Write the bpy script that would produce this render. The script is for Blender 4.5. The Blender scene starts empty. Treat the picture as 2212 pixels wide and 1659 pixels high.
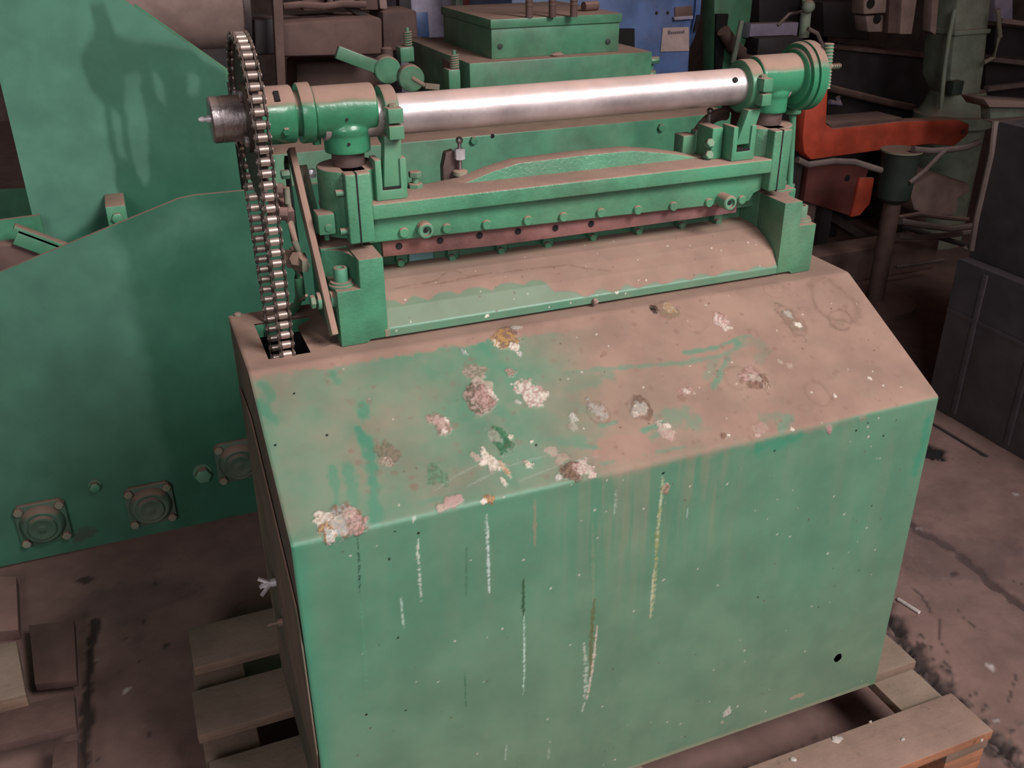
import bpy, bmesh, math, random
import numpy as np
from mathutils import Vector, Matrix
random.seed(7)
S = bpy.context.scene
COL = S.collection
# ---------------------------------------------------------------- camera
CAM = np.array([-0.103, -1.0009, 1.4816]); YAW, PIT, ROL, FPX = 0.3831, 0.468, -0.0061, 2040.93
CX, CY = 1106.0, 829.5
def basis():
    cy, sy = math.cos(YAW), math.sin(YAW)
    f = np.array([sy*math.cos(PIT), cy*math.cos(PIT), -math.sin(PIT)])
    r = np.array([cy, -sy, 0.0]); u = np.cross(r, f)
    return r*math.cos(ROL)+u*math.sin(ROL), -r*math.sin(ROL)+u*math.cos(ROL), f
RV, UV, FV = basis()
cd = bpy.data.cameras.new('camera'); cam = bpy.data.objects.new('camera', cd); COL.objects.link(cam)
cd.sensor_width = 36; cd.lens = FPX/2212*36; cd.clip_start = 0.02; cd.clip_end = 60
cam.matrix_world = Matrix(((RV[0], UV[0], -FV[0], CAM[0]), (RV[1], UV[1], -FV[1], CAM[1]), (RV[2], UV[2], -FV[2], CAM[2]), (0, 0, 0, 1)))
S.camera = cam
# ---------------------------------------------------------------- light, world, exposure
S.view_settings.view_transform = 'Standard'; S.view_settings.look = 'None'
S.view_settings.gamma = 1; S.view_settings.use_curve_mapping = False
S.view_settings.exposure = 0.68
W = bpy.data.worlds.new('hall_air'); S.world = W; W.use_nodes = True
bg = W.node_tree.nodes['Background']; bg.inputs[0].default_value = (0.86, 0.76, 0.76, 1); bg.inputs[1].default_value = 0.36
def area(name, loc, tgt, sx, sy, power, color, spread=180):
    l = bpy.data.lights.new(name, 'AREA'); l.shape = 'RECTANGLE'; l.size = sx; l.size_y = sy; l.energy = power; l.color = color; l.spread = math.radians(spread)
    o = bpy.data.objects.new(name, l); COL.objects.link(o); o.location = loc
    o.rotation_euler = (Vector(tgt)-Vector(loc)).to_track_quat('-Z', 'Y').to_euler(); return o
area('assumed_window_light', (2.15, -3.0, 4.1), (0.3, 0.45, 0.8), 1.7, 1.7, 32, (1.0, 0.96, 0.95), 72)  # bare area lamp for an assumed, unseen window; spread narrowed to darken right background
area('added_left_fill', (-1.9, -4.6, 3.1), (0.1, 0.9, 0.3), 1.6, 1.4, 50, (0.95, 0.93, 0.95))  # fill lamp added to lift the shadows on the left floor and pallet

# ---------------------------------------------------------------- helpers
def ray(x, y): return FV*FPX+RV*(x-CX)-UV*(y-CY)
def aty(x, y, Y): d = ray(x, y); return CAM+d*((Y-CAM[1])/d[1])
def atz(x, y, Z): d = ray(x, y); return CAM+d*((Z-CAM[2])/d[2])
def atx(x, y, X): d = ray(x, y); return CAM+d*((X-CAM[0])/d[0])
OFF = {}
def link(o, parent=None, off=(0, 0, 0)):
    COL.objects.link(o)
    if parent is not None: o.parent = parent
    OFF[o.name] = np.array(off, float); return o
def tag(o, label=None, cat=None, group=None, kind=None):
    if label: o['label'] = label
    if cat: o['category'] = cat
    if group: o['group'] = group
    if kind: o['kind'] = kind
    return o
def thing(name, label, cat, loc, group=None):
    o = bpy.data.objects.new(name, None); o.empty_display_size = .05; o.location = loc
    link(o, None, loc); return tag(o, label, cat, group)
class MB:
    def __init__(s): s.v = []; s.f = []
    def add(s, v, f):
        b = len(s.v); s.v += [tuple(float(c) for c in p) for p in v]; s.f += [tuple(i+b for i in q) for q in f]; return s
    def box(s, x0, x1, y0, y1, z0, z1):
        return s.add([(x0,y0,z0),(x1,y0,z0),(x1,y1,z0),(x0,y1,z0),(x0,y0,z1),(x1,y0,z1),(x1,y1,z1),(x0,y1,z1)],
                     [(0,3,2,1),(4,5,6,7),(0,1,5,4),(1,2,6,5),(2,3,7,6),(3,0,4,7)])
    def obox(s, c, ax, ay, az):   # oriented box: centre + three half vectors
        c, ax, ay, az = [np.array(q, float) for q in (c, ax, ay, az)]
        P = [c+i*ax+j*ay+k*az for k in (-1, 1) for (i, j) in ((-1,-1),(1,-1),(1,1),(-1,1))]
        return s.add(P, [(0,3,2,1),(4,5,6,7),(0,1,5,4),(1,2,6,5),(2,3,7,6),(3,0,4,7)])
    def bar(s, a, b, w, h, up=(0, 0, 1)):
        a, b = np.array(a, float), np.array(b, float); d = b-a; L = np.linalg.norm(d); d /= L
        sd = np.cross(d, up); sd /= np.linalg.norm(sd); u = np.cross(sd, d)
        return s.obox((a+b)/2, d*L/2, sd*w/2, u*h/2)
    def prism(s, pts, axis, a, b):
        n = len(pts); A = []
        for c in (a, b):
            for p, q in pts:
                A.append({'x': (c, p, q), 'y': (p, c, q), 'z': (p, q, c)}[axis])
        return s.add(A, [tuple(range(n)), tuple(range(2*n-1, n-1, -1))]+[(i, (i+1) % n, n+(i+1) % n, n+i) for i in range(n)])
    def lathe(s, p, d, prof, n=32, cap=True):   # prof: list of (t along d, radius)
        p, d = np.array(p, float), np.array(d, float); d /= np.linalg.norm(d)
        a = np.cross(d, (0, 0, 1) if abs(d[2]) < .9 else (1, 0, 0)); a /= np.linalg.norm(a); b = np.cross(d, a)
        V = []; F = []
        for t, r in prof:
            for k in range(n):
                w = 2*math.pi*k/n; V.append(p+d*t+(a*math.cos(w)+b*math.sin(w))*r)
        m = len(prof)
        for i in range(m-1):
            for k in range(n): F.append((i*n+k, i*n+(k+1) % n, (i+1)*n+(k+1) % n, (i+1)*n+k))
        if cap: F.append(tuple(range(n-1, -1, -1))); F.append(tuple(range((m-1)*n, m*n)))
        return s.add(V, F)
    def cyl(s, a, b, r, n=24, r2=None, ch=0):
        a, b = np.array(a, float), np.array(b, float); L = float(np.linalg.norm(b-a)); r2 = r if r2 is None else r2
        pr = [(0, r), (L, r2)] if ch <= 0 else [(0, r-ch), (ch, r), (L-ch, r2), (L, r2-ch)]
        return s.lathe(a, b-a, pr, n)
    def tube(s, pts, r, n=10):
        P = [np.array(q, float) for q in pts]; V = []; F = []
        up = np.array((0.13, 0.21, 1.0))
        for i, p in enumerate(P):
            t = P[min(i+1, len(P)-1)]-P[max(i-1, 0)]; t /= np.linalg.norm(t)
            a = np.cross(t, up); a /= (np.linalg.norm(a)+1e-9); b = np.cross(t, a)
            rr = r[i] if isinstance(r, (list, tuple)) else r
            for k in range(n):
                w = 2*math.pi*k/n; V.append(p+(a*math.cos(w)+b*math.sin(w))*rr)
        for i in range(len(P)-1):
            for k in range(n): F.append((i*n+k, i*n+(k+1) % n, (i+1)*n+(k+1) % n, (i+1)*n+k))
        F.append(tuple(range(n-1, -1, -1))); F.append(tuple(range((len(P)-1)*n, len(P)*n)))
        return s.add(V, F)
    def ball(s, c, rx, ry=None, rz=None, nu=12, nv=8, rough=0):
        ry = rx if ry is None else ry; rz = rx if rz is None else rz; V = []; F = []
        for j in range(nv+1):
            th = math.pi*j/nv
            for i in range(nu):
                ph = 2*math.pi*i/nu; k = 1+(rough*random.uniform(-1, 1) if 0 < j < nv else 0)
                V.append((c[0]+rx*math.sin(th)*math.cos(ph)*k, c[1]+ry*math.sin(th)*math.sin(ph)*k, c[2]+rz*math.cos(th)*k))
        for j in range(nv):
            for i in range(nu): F.append((j*nu+i, (j+1)*nu+i, (j+1)*nu+(i+1) % nu, j*nu+(i+1) % nu))
        return s.add(V, F)
    def hexa(s, c, d, r, h): return s.lathe(c, d, [(0, r*.97), (0.0005, r), (h-.0012, r), (h, r*.86)], 6)
    def build(s, name, mat, parent=None, bevel=0, smooth=True, seg=2):
        off = OFF[parent.name] if parent is not None else np.zeros(3)
        V = np.array(s.v)
        if parent is None:
            lo, hi = V.min(0), V.max(0); off = np.array([(lo[0]+hi[0])/2, (lo[1]+hi[1])/2, lo[2]])
        me = bpy.data.meshes.new(name); me.from_pydata([tuple(p) for p in V-off], [], s.f); me.update()
        bm = bmesh.new(); bm.from_mesh(me); bmesh.ops.remove_doubles(bm, verts=bm.verts, dist=1e-6)
        bmesh.ops.recalc_face_normals(bm, faces=bm.faces); bm.to_mesh(me); bm.free()
        me.materials.append(mat)
        o = bpy.data.objects.new(name, me)
        if parent is None: o.location = off
        link(o, parent, off)
        if bevel:
            m = o.modifiers.new('bevel', 'BEVEL'); m.width = bevel; m.segments = seg; m.limit_method = 'ANGLE'; m.angle_limit = math.radians(40); m.harden_normals = False
        if smooth:
            for p in me.polygons: p.use_smooth = True
            m = o.modifiers.new('split', 'EDGE_SPLIT'); m.split_angle = math.radians(38)
        return o

# ---------------------------------------------------------------- materials
def new_mat(name):
    m = bpy.data.materials.new(name); m.use_nodes = True; nt = m.node_tree; b = nt.nodes['Principled BSDF']; return m, nt, b
def nd(nt, t, **k):
    n = nt.nodes.new(t)
    for a, v in k.items():
        if a == 'op': n.operation = v
        else: setattr(n, a, v)
    return n
def mth(nt, op, a, b=None, clamp=False):
    n = nd(nt, 'ShaderNodeMath', op=op); n.use_clamp = clamp
    for i, v in enumerate((a, b)):
        if v is None: continue
        if isinstance(v, (int, float)): n.inputs[i].default_value = v
        else: nt.links.new(v, n.inputs[i])
    return n.outputs[0]
def noise(nt, vec, scale, detail=4, rough=.6, stretch=None):
    n = nd(nt, 'ShaderNodeTexNoise'); n.inputs['Scale'].default_value = scale; n.inputs['Detail'].default_value = detail; n.inputs['Roughness'].default_value = rough
    if stretch:
        mp = nd(nt, 'ShaderNodeMapping'); mp.inputs['Scale'].default_value = stretch; nt.links.new(vec, mp.inputs[0]); vec = mp.outputs[0]
    nt.links.new(vec, n.inputs['Vector']); return n.outputs['Fac']
def mixc(nt, fac, a, b):
    n = nd(nt, 'ShaderNodeMix'); n.data_type = 'RGBA'
    for s_, v in ((n.inputs[0], fac), (n.inputs[6], a), (n.inputs[7], b)):
        if isinstance(v, (int, float)): s_.default_value = v
        elif isinstance(v, tuple): s_.default_value = (*v[:3], 1)
        else: nt.links.new(v, s_)
    return n.outputs[2]
def rng(nt, v, a, b, c=0., d=1.):
    n = nd(nt, 'ShaderNodeMapRange'); n.interpolation_type = 'SMOOTHSTEP'
    nt.links.new(v, n.inputs[0])
    for i, q in enumerate((a, b, c, d)): n.inputs[i+1].default_value = q
    return n.outputs[0]
DUST = (0.3, 0.185, 0.142)
def dusty(name, base, dust=1.0, film=.15, rough=.38, metal=0., lo=.35, hi=.75, bump=.15, bscale=60, attr=False, dcol=DUST, var=.25, drough=.95, spec=.5, grain=0):
    m, nt, b = new_mat(name)
    tc = nd(nt, 'ShaderNodeTexCoord').outputs['Object']; ge = nd(nt, 'ShaderNodeNewGeometry')
    sx = nd(nt, 'ShaderNodeSeparateXYZ'); nt.links.new(ge.outputs['Normal'], sx.inputs[0])
    n1 = noise(nt, tc, 9, 5); n2 = noise(nt, tc, 70, 3); n3 = noise(nt, tc, 3.2, 3)
    dark = tuple(c*(1-var) for c in base); lite = tuple(min(1, c*(1+var)) for c in base)
    col = mixc(nt, rng(nt, n1, .3, .7), dark, lite)
    if grain:
        gn = noise(nt, tc, 5, 6, .7, (1.2, 26, 26)); col = mixc(nt, rng(nt, gn, .35, .62, 0, grain), col, tuple(c*.35 for c in base))
    fl = mth(nt, 'MULTIPLY', rng(nt, n3, .3, .75, film*.3, film*1.5), rng(nt, n2, .2, .8, .75, 1.1))
    if attr:
        at = nd(nt, 'ShaderNodeAttribute'); at.attribute_name = 'dust'
        dv = mth(nt, 'ADD', at.outputs['Fac'], mth(nt, 'MULTIPLY', mth(nt, 'SUBTRACT', n2, .5), .12), True)
    else:
        z = mth(nt, 'ADD', sx.outputs[2], mth(nt, 'MULTIPLY', mth(nt, 'SUBTRACT', n1, .5), .5))
        dv = mth(nt, 'ADD', mth(nt, 'MULTIPLY', rng(nt, z, lo, hi), dust), fl, True)
    dn = mixc(nt, rng(nt, n1, .3, .7), tuple(c*.84 for c in dcol), tuple(c*1.12 for c in dcol))
    col = mixc(nt, dv, col, dn)
    if grain: col = mixc(nt, rng(nt, gn, .52, .7, 0, grain*.35), col, tuple(c*.4 for c in dcol)); col = mixc(nt, rng(nt, noise(nt, tc, 28, 5, .7), .6, .72, 0, .45), col, tuple(c*.45 for c in dcol))
    rg = rng(nt, dv, 0, .8, rough, drough)
    if attr:
        st = nd(nt, 'ShaderNodeAttribute'); st.attribute_name = 'stain'
        col = mixc(nt, st.outputs['Alpha'], col, st.outputs['Color'])
        rg = mth(nt, 'ADD', rg, mth(nt, 'MULTIPLY', st.outputs['Alpha'], .1), True)
    nt.links.new(col, b.inputs['Base Color']); nt.links.new(rg, b.inputs['Roughness'])
    b.inputs['Specular IOR Level'].default_value = spec
    if metal: nt.links.new(mth(nt, 'MULTIPLY', mth(nt, 'SUBTRACT', 1.0, dv), metal), b.inputs['Metallic'])
    if bump:
        bp = nd(nt, 'ShaderNodeBump'); bp.inputs['Strength'].default_value = bump; bp.inputs['Distance'].default_value = .002
        nt.links.new(noise(nt, tc, bscale, 4), bp.inputs['Height']); nt.links.new(bp.outputs[0], b.inputs['Normal'])
    return m
G0 = (0.05, 0.225, 0.125)
M = {}
M['green'] = dusty('green_machine_paint', G0, film=.16, rough=.33)
M['cast'] = dusty('green_painted_casting', G0, film=.16, rough=.3, bump=.5, bscale=160)
M['housing'] = dusty('green_painted_housing', (0.028, 0.19, 0.095), film=.04, rough=.25, lo=.3, hi=.62, bump=.25, bscale=90)
M['greengrey'] = dusty('pale_dusted_green_paint', (0.05, 0.235, 0.14), film=.28, rough=.5)
M['cabinet'] = dusty('cabinet_sheet_paint', (0.056, 0.22, 0.135), attr=True, rough=.36, bump=.06, bscale=40, spec=.4, var=.09)
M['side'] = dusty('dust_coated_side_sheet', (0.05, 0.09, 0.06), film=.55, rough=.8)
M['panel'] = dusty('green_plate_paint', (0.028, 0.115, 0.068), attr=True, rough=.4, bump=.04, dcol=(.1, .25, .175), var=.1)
M['steel'] = dusty('polished_steel', (0.62, 0.58, 0.6), dust=.8, film=.34, rough=.36, metal=1, lo=.35, hi=1.0, bump=.1, bscale=120, drough=.6, dcol=(.5, .34, .3), spec=.5)
M['hub'] = dusty('worn_steel', (0.42, 0.37, 0.38), dust=.7, film=.16, rough=.3, metal=1, lo=.5, hi=.95, bump=.25, bscale=200, drough=.7)
M['chain'] = dusty('oiled_chain_steel', (0.5, 0.4, 0.36), dust=.25, film=.14, rough=.32, metal=.9, lo=.5, hi=1, drough=.6)
M['plate'] = dusty('dark_chain_plate', (0.05, 0.036, 0.03), dust=.35, film=.22, rough=.5, metal=.3, dcol=(.2, .13, .1))
M['rust'] = dusty('rusty_blade_steel', (0.17, 0.062, 0.05), dust=.3, film=.35, rough=.6, metal=.2, bump=.4, bscale=150, dcol=(.32, .19, .2), var=.5)
M['darksteel'] = dusty('dark_post_steel', (0.12, 0.085, 0.08), dust=.8, film=.2, rough=.35, metal=.6)
M['zinc'] = dusty('zinc_screw', (0.75, 0.73, 0.76), dust=.2, film=.05, rough=.3, metal=.4)
M['dustbar'] = dusty('dust_covered_flat_bar', (0.16, 0.2, 0.14), dust=1, film=.5, rough=.8, lo=.1, hi=.5)
M['brown'] = dusty('brown_dusted_iron', (0.075, 0.042, 0.036), dust=.8, film=.35, rough=.7, dcol=(.25, .145, .12))
M['dark'] = dusty('dark_grimy_iron', (0.018, 0.014, 0.016), dust=.35, film=.12, rough=.6, dcol=(.14, .09, .085))
M['darkgreen'] = dusty('dark_green_iron', (0.02, 0.035, 0.027), dust=.4, film=.12, rough=.6, dcol=(.14, .11, .095))
M['blue'] = dusty('blue_motor_paint', (0.055, 0.12, 0.28), dust=.6, film=.14, rough=.4)
M['lilac'] = dusty('pale_lilac_paint', (0.3, 0.27, 0.38), dust=.6, film=.25, rough=.5)
M['orange'] = dusty('red_orange_paint', (0.5, 0.065, 0.032), dust=.75, film=.08, rough=.42)
M['darkred'] = dusty('dull_red_paint', (0.13, 0.026, 0.022), dust=.3, film=.12, rough=.6)
M['palegreen'] = dusty('pale_grey_green_paint', (0.2, 0.27, 0.2), dust=.7, film=.3, rough=.55)
M['greybox'] = dusty('slate_grey_sheet', (0.075, 0.06, 0.072), dust=.3, film=.2, rough=.6, dcol=(.12, .09, .095))
M['pale'] = dusty('pale_dusty_cloth', (0.28, 0.19, 0.17), dust=.4, film=.3, rough=.9)
M['wood'] = dusty('dusty_pallet_wood', (0.2, 0.115, 0.075), dust=.75, film=.5, rough=.85, lo=.3, hi=.9, bump=.5, bscale=90, dcol=(.25, .18, .135), grain=.65)
M['woodfresh'] = dusty('dusty_warm_pallet_wood', (0.42, 0.16, 0.07), dust=.95, film=.2, rough=.8, lo=.4, hi=.9, bump=.5, bscale=90, dcol=(.3, .19, .15), grain=.6)
M['crate'] = dusty('old_brown_boards', (0.06, 0.032, 0.027), dust=.4, film=.4, rough=.9, bump=.6, bscale=60, dcol=(.15, .085, .07))
M['rubber'] = dusty('dust_coated_hose', (0.1, 0.075, 0.07), dust=.6, film=.4, rough=.8, dcol=(.24, .17, .15))
M['label'] = dusty('faded_label_card', (0.42, 0.31, 0.3), dust=0, film=.2, rough=.7)
M['ink'] = dusty('faded_label_ink', (0.1, 0.08, 0.09), dust=0, film=.1, rough=.7)
M['black'] = dusty('black_gap', (0.004, 0.004, 0.004), dust=0, film=.02, rough=.9)
M['white'] = dusty('white_flake', (0.62, 0.58, 0.54), dust=.3, film=.1, rough=.9, bump=.5)
M['teal'] = dusty('pale_blue_strip', (0.2, 0.4, 0.42), dust=.2, film=.1, rough=.4)
M['floor'] = dusty('dusty_concrete', (0.15, 0.088, 0.078), attr=True, rough=.9, bump=.5, bscale=35, dcol=(.26, .155, .13), drough=.97)
M['oldgreen'] = dusty('dulled_green_paint', (0.035, 0.115, 0.072), dust=.9, film=.3, rough=.6, dcol=(.23, .15, .115))
M['wall'] = dusty('grimy_hall_plaster', (0.1, 0.075, 0.07), dust=.3, film=.3, rough=.95)

# ---------------------------------------------------------------- numpy painting
def smooth(a, b, x): t = np.clip((x-a)/(b-a), 0, 1); return t*t*(3-2*t)
def vnoise(u, v, seed):
    rs = np.random.RandomState(seed); T = rs.rand(257, 257)
    ui, vi = np.floor(u).astype(int), np.floor(v).astype(int); fu, fv = u-ui, v-vi
    fu, fv = fu*fu*(3-2*fu), fv*fv*(3-2*fv); ui %= 256; vi %= 256
    return (T[ui, vi]*(1-fu)+T[ui+1, vi]*fu)*(1-fv)+(T[ui, vi+1]*(1-fu)+T[ui+1, vi+1]*fu)*fv
def fbm(u, v, sc, seed=0, oc=4):
    r = 0; a = .5; t = 0
    for o in range(oc): r = r+a*vnoise(u*sc*2**o+17*o+50, v*sc*2**o+31*o+50, seed+o); t += a; a *= .55
    return r/t
class Sheet:
    """A developed surface: u along x, s along the profile; keeps a dust mask, a stain colour and a small height."""
    def __init__(s, us, ss):
        s.us, s.ss = us, ss; s.U, s.V = np.meshgrid(us, ss); s.dust = np.zeros_like(s.U)
        s.rgb = np.zeros(s.U.shape+(3,)); s.a = np.zeros_like(s.U); s.h = np.zeros_like(s.U)
    def win(s, u0, u1, v0, v1):
        i0, i1 = np.searchsorted(s.us, [u0, u1]); j0, j1 = np.searchsorted(s.ss, [v0, v1]); return slice(max(j0-1, 0), j1+1), slice(max(i0-1, 0), i1+1)
    def over(s, w, al, c):
        A = s.a[w]; na = al+A*(1-al); c = np.broadcast_to(np.array(c, float), al.shape+(3,))
        s.rgb[w] = np.where(na[..., None] > 1e-5, (c*al[..., None]+s.rgb[w]*(A*(1-al))[..., None])/np.maximum(na, 1e-5)[..., None], c); s.a[w] = na
    def blob(s, p, r, c1, c2=None, al=1., ry=None, rough=.8, h=0, seed=0, ang=0, ring=False, ns=None):
        ry = ry or r; R = max(r, ry)*1.7; w = s.win(p[0]-R, p[0]+R, p[1]-R, p[1]+R)
        if s.U[w].size == 0: return
        du, dv = s.U[w]-p[0], s.V[w]-p[1]; ca, sa = math.cos(ang), math.sin(ang)
        a_, b_ = (du*ca+dv*sa)/r, (-du*sa+dv*ca)/ry; d = np.hypot(a_, b_)
        n = fbm(s.U[w], s.V[w], 1.6/r*.8, seed+3, 6); m = smooth(.0, .2, 1-d+(n-.5)*rough*2.1)*smooth(.22, .45, fbm(s.U[w], s.V[w], 420, seed+8, 3)+.35*(1-d))
        if ring: m = m*(1-smooth(.12, .35, 1-d+(n-.5)*rough))
        k = smooth(.4, .6, fbm(s.U[w], s.V[w], ns or max(5.5/r, 240), seed+11))
        c1 = np.array(c1); c2 = c1 if c2 is None else np.array(c2); c = c1*(1-k[..., None])+c2*k[..., None]
        s.over(w, m*al, c); s.h[w] += m*h*(.4+.9*fbm(s.U[w], s.V[w], 5/r, seed+20))
    def dist(s, w, pts):
        D = np.full(s.U[w].shape, 9.); T = np.zeros_like(D); L = 0; P = [np.array(p[:2], float) for p in pts]
        tot = sum(np.linalg.norm(P[i+1]-P[i]) for i in range(len(P)-1)) or 1
        for i in range(len(P)-1):
            e = P[i+1]-P[i]; l2 = (e@e)+1e-12; t = np.clip(((s.U[w]-P[i][0])*e[0]+(s.V[w]-P[i][1])*e[1])/l2, 0, 1)
            d = np.hypot(s.U[w]-P[i][0]-t*e[0], s.V[w]-P[i][1]-t*e[1]); k = d < D; D = np.where(k, d, D); T = np.where(k, (L+t*math.sqrt(l2))/tot, T); L += math.sqrt(l2)
        return D, T
    def stroke_d(s, pts, wd, val, soft=.5, seed=0, rough=.5, ns=90):   # pull the dust mask towards val along a stroke
        P = np.array([p[:2] for p in pts]); R = wd*2; w = s.win(P[:, 0].min()-R, P[:, 0].max()+R, P[:, 1].min()-R, P[:, 1].max()+R)
        if s.U[w].size == 0: return
        D, T = s.dist(w, pts); n = fbm(s.U[w], s.V[w], ns, seed); m = smooth(0, soft, 1-D/wd+(n-.5)*rough*2)
        s.dust[w] = s.dust[w]*(1-m)+val*m
    def stroke_c(s, pts, wd, c, al=1., seed=0, rough=.8, ns=160, taper=True, broken=0, h=0):
        P = np.array([p[:2] for p in pts]); R = wd*2.5; w = s.win(P[:, 0].min()-R, P[:, 0].max()+R, P[:, 1].min()-R, P[:, 1].max()+R)
        if s.U[w].size == 0: return
        D, T = s.dist(w, pts); n = fbm(s.U[w], s.V[w], ns, seed); k = (.5+np.sin(np.pi*np.clip(T, 0, 1))*.5) if taper else 1
        m = smooth(0, .5, 1-D/(wd*k)+(n-.5)*rough*2)
        if broken: m = m*smooth(broken-.1, broken+.12, fbm(s.U[w]*.4, s.V[w], ns*1.4, seed+5))
        s.over(w, m*al, c); s.h[w] += m*h
    def field(s, samples, sig, w):
        num = np.zeros(s.U[w].shape); den = num+1e-9
        for p, v in samples:
            g = np.exp(-((s.U[w]-p[0])**2+(s.V[w]-p[1])**2)/(2*sig*sig)); num = num+g*v; den = den+g
        return num/den
    def build(s, name, pos, mat, parent, drop=None, off=None, kind=None):
        """pos(U,V,h)->(...,3) world"""
        P = pos(s.U, s.V, s.h)
        off = OFF[parent.name] if parent is not None else np.zeros(3)
        nj, ni = s.U.shape; idx = np.arange(nj*ni).reshape(nj, ni)
        q = np.stack([idx[:-1, :-1], idx[:-1, 1:], idx[1:, 1:], idx[1:, :-1]], -1).reshape(-1, 4)
        if drop is not None:
            uc = (s.U[:-1, :-1]+s.U[1:, 1:])/2; vc = (s.V[:-1, :-1]+s.V[1:, 1:])/2; q = q[~drop(uc, vc).ravel()]
        me = bpy.data.meshes.new(name); n = len(q)
        me.vertices.add(nj*ni); me.vertices.foreach_set('co', (P-off).reshape(-1).astype(np.float32))
        me.loops.add(n*4); me.loops.foreach_set('vertex_index', q.reshape(-1).astype(np.int32))
        me.polygons.add(n); me.polygons.foreach_set('loop_start', (np.arange(n)*4).astype(np.int32))
        try: me.polygons.foreach_set('loop_total', np.full(n, 4, np.int32))
        except Exception: pass
        me.update(calc_edges=True); me.validate()
        a = me.attributes.new('dust', 'FLOAT', 'POINT'); a.data.foreach_set('value', np.clip(s.dust, 0, 1).reshape(-1).astype(np.float32))
        c = me.attributes.new('stain', 'FLOAT_COLOR', 'POINT'); c.data.foreach_set('color', np.concatenate([s.rgb, s.a[..., None]], -1).reshape(-1).astype(np.float32))
        me.polygons.foreach_set('use_smooth', np.ones(n, bool)); me.materials.append(mat)
        o = bpy.data.objects.new(name, me); link(o, parent, off); return o
#@@PART2
# ================================================================ the hall
FS = (-4.5, 6.5, -6.0, 7.5)
def build_floor():
    us = np.unique(np.concatenate([np.linspace(-4.5, -.9, 19), np.arange(-.9, 2.6, .008), np.linspace(2.6, 6.5, 19)]))
    ss = np.unique(np.concatenate([np.linspace(-6, -.5, 19), np.arange(-.5, 1.5, .008), np.linspace(1.5, 7.5, 25)]))
    f = Sheet(us, ss); f.dust = .35+.6*fbm(f.U, f.V, 3, 5)+.25*(fbm(f.U, f.V, 22, 9)-.5)
    F = lambda x, y: tuple(atz(x, y, 0)[:2])
    blk = (.016, .011, .011); drk = (.035, .022, .02)
    ru = [F(1905, 1310), F(1930, 1345), F(1975, 1425), F(2040, 1500), F(2120, 1580), F(2212, 1659), (1.28, -.45)]
    f.stroke_c(ru, .03, (.05, .036, .032), .85, seed=3, rough=1.1, ns=40, taper=False, h=-.006)
    f.stroke_c(ru, .011, blk, .9, seed=4, rough=1.4, ns=60, taper=False, h=-.01)
    f.stroke_c([F(1960, 1125), F(1975, 1140), F(2065, 1190), F(2150, 1265), F(2212, 1310), (1.67, -.4)], .016, drk, .7, seed=6, rough=1, ns=40, taper=False, h=-.004)
    f.stroke_c([F(2015, 915), F(2070, 948), F(2128, 983)], .012, blk, 1, seed=7, rough=.5, taper=False, h=-.004)
    f.blob(F(2012, 975), .05, (.008, .006, .006), h=-.01, seed=2, ry=.05, rough=.4)
    for pts in ([(1962, 1265), (1990, 1285), (2010, 1320), (2030, 1335), (2030, 1385), (2048, 1410)], [(2065, 1312), (2085, 1340), (2105, 1353)],
                [(2195, 1460), (2180, 1510), (2165, 1532)], [(2175, 1250), (2212, 1262)]):
        f.stroke_c([F(*p) for p in pts], .004, drk, .7, seed=pts[0][0], rough=1, ns=90, h=-.001)
    for (x, y, r, c) in ((2140, 1440, .012, .5), (1985, 1140, .006, .4), (2150, 1557, .008, .4), (2190, 1067, .01, .35), (2115, 1315, .004, .4), (271, 1492, .008, .55), (213, 1425, .005, .4), (142, 1357, .006, .4)):
        f.blob(F(x, y), r, (c, c*.82, c*.78), seed=x, h=.002)
    rs = np.random.RandomState(8)
    for i in range(170):
        t = rs.rand(); y_ = .32-.72*t; x_ = 1.3+.03*rs.randn(); g = rs.uniform(.003, .009); c_ = rs.choice([.03, .06, .16])
        f.blob((x_, y_), g, (c_, c_*.68, c_*.6), al=.8, seed=i, h=.004, rough=.8)
    for i in range(160):
        f.blob((rs.uniform(-.9, 2.2), rs.uniform(-.4, 1.2)), rs.uniform(.003, .008), (.3, .2, .17) if rs.rand() < .35 else (.05, .032, .028), al=rs.uniform(.3, .7), seed=i+9)
    for (x, y, r) in ((312, 1343, .008), (305, 1428, .007), (360, 1395, .01), (338, 1262, .01), (185, 1253, .02), (276, 1378, .006), (1990, 1395, .012), (2060, 1240, .01)):
        f.blob(F(x, y), r, drk, al=.8, seed=x)
    f.stroke_c([F(205, 1340), F(196, 1420), F(190, 1500), F(185, 1580), F(180, 1659)], .014, blk, .85, seed=8, rough=.8, ns=30, taper=False)
    f.stroke_c([(-.9, .02), (.2, .02), (1.3, .02)], .012, drk, .5, seed=9, rough=.8)
    for (x, y, r) in ((1400, 1100, .3), (2100, 1200, .15), (300, 1300, .12)):
        f.blob(F(x, y), r, (.09, .06, .06), al=.35, seed=int(x), rough=1)
    o = f.build('floor', lambda U, V, H: np.stack([U, V, H], -1), M['floor'], None); tag(o, kind='structure')
build_floor()
def struct(name, mb, mat): o = mb.build(name, mat, None, smooth=False); tag(o, kind='structure'); return o
struct('wall_back', MB().box(-4.5, 6.5, 7.5, 7.7, 0, 5.5), M['wall'])
struct('wall_left', MB().box(-4.7, -4.5, -6, 7.7, 0, 5.5), M['wall'])
struct('wall_right', MB().box(6.5, 6.7, -6, 7.7, 0, 5.5), M['wall'])
struct('ceiling', MB().box(-4.7, 6.7, -6, 7.7, 5.5, 5.6), M['wall'])

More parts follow.
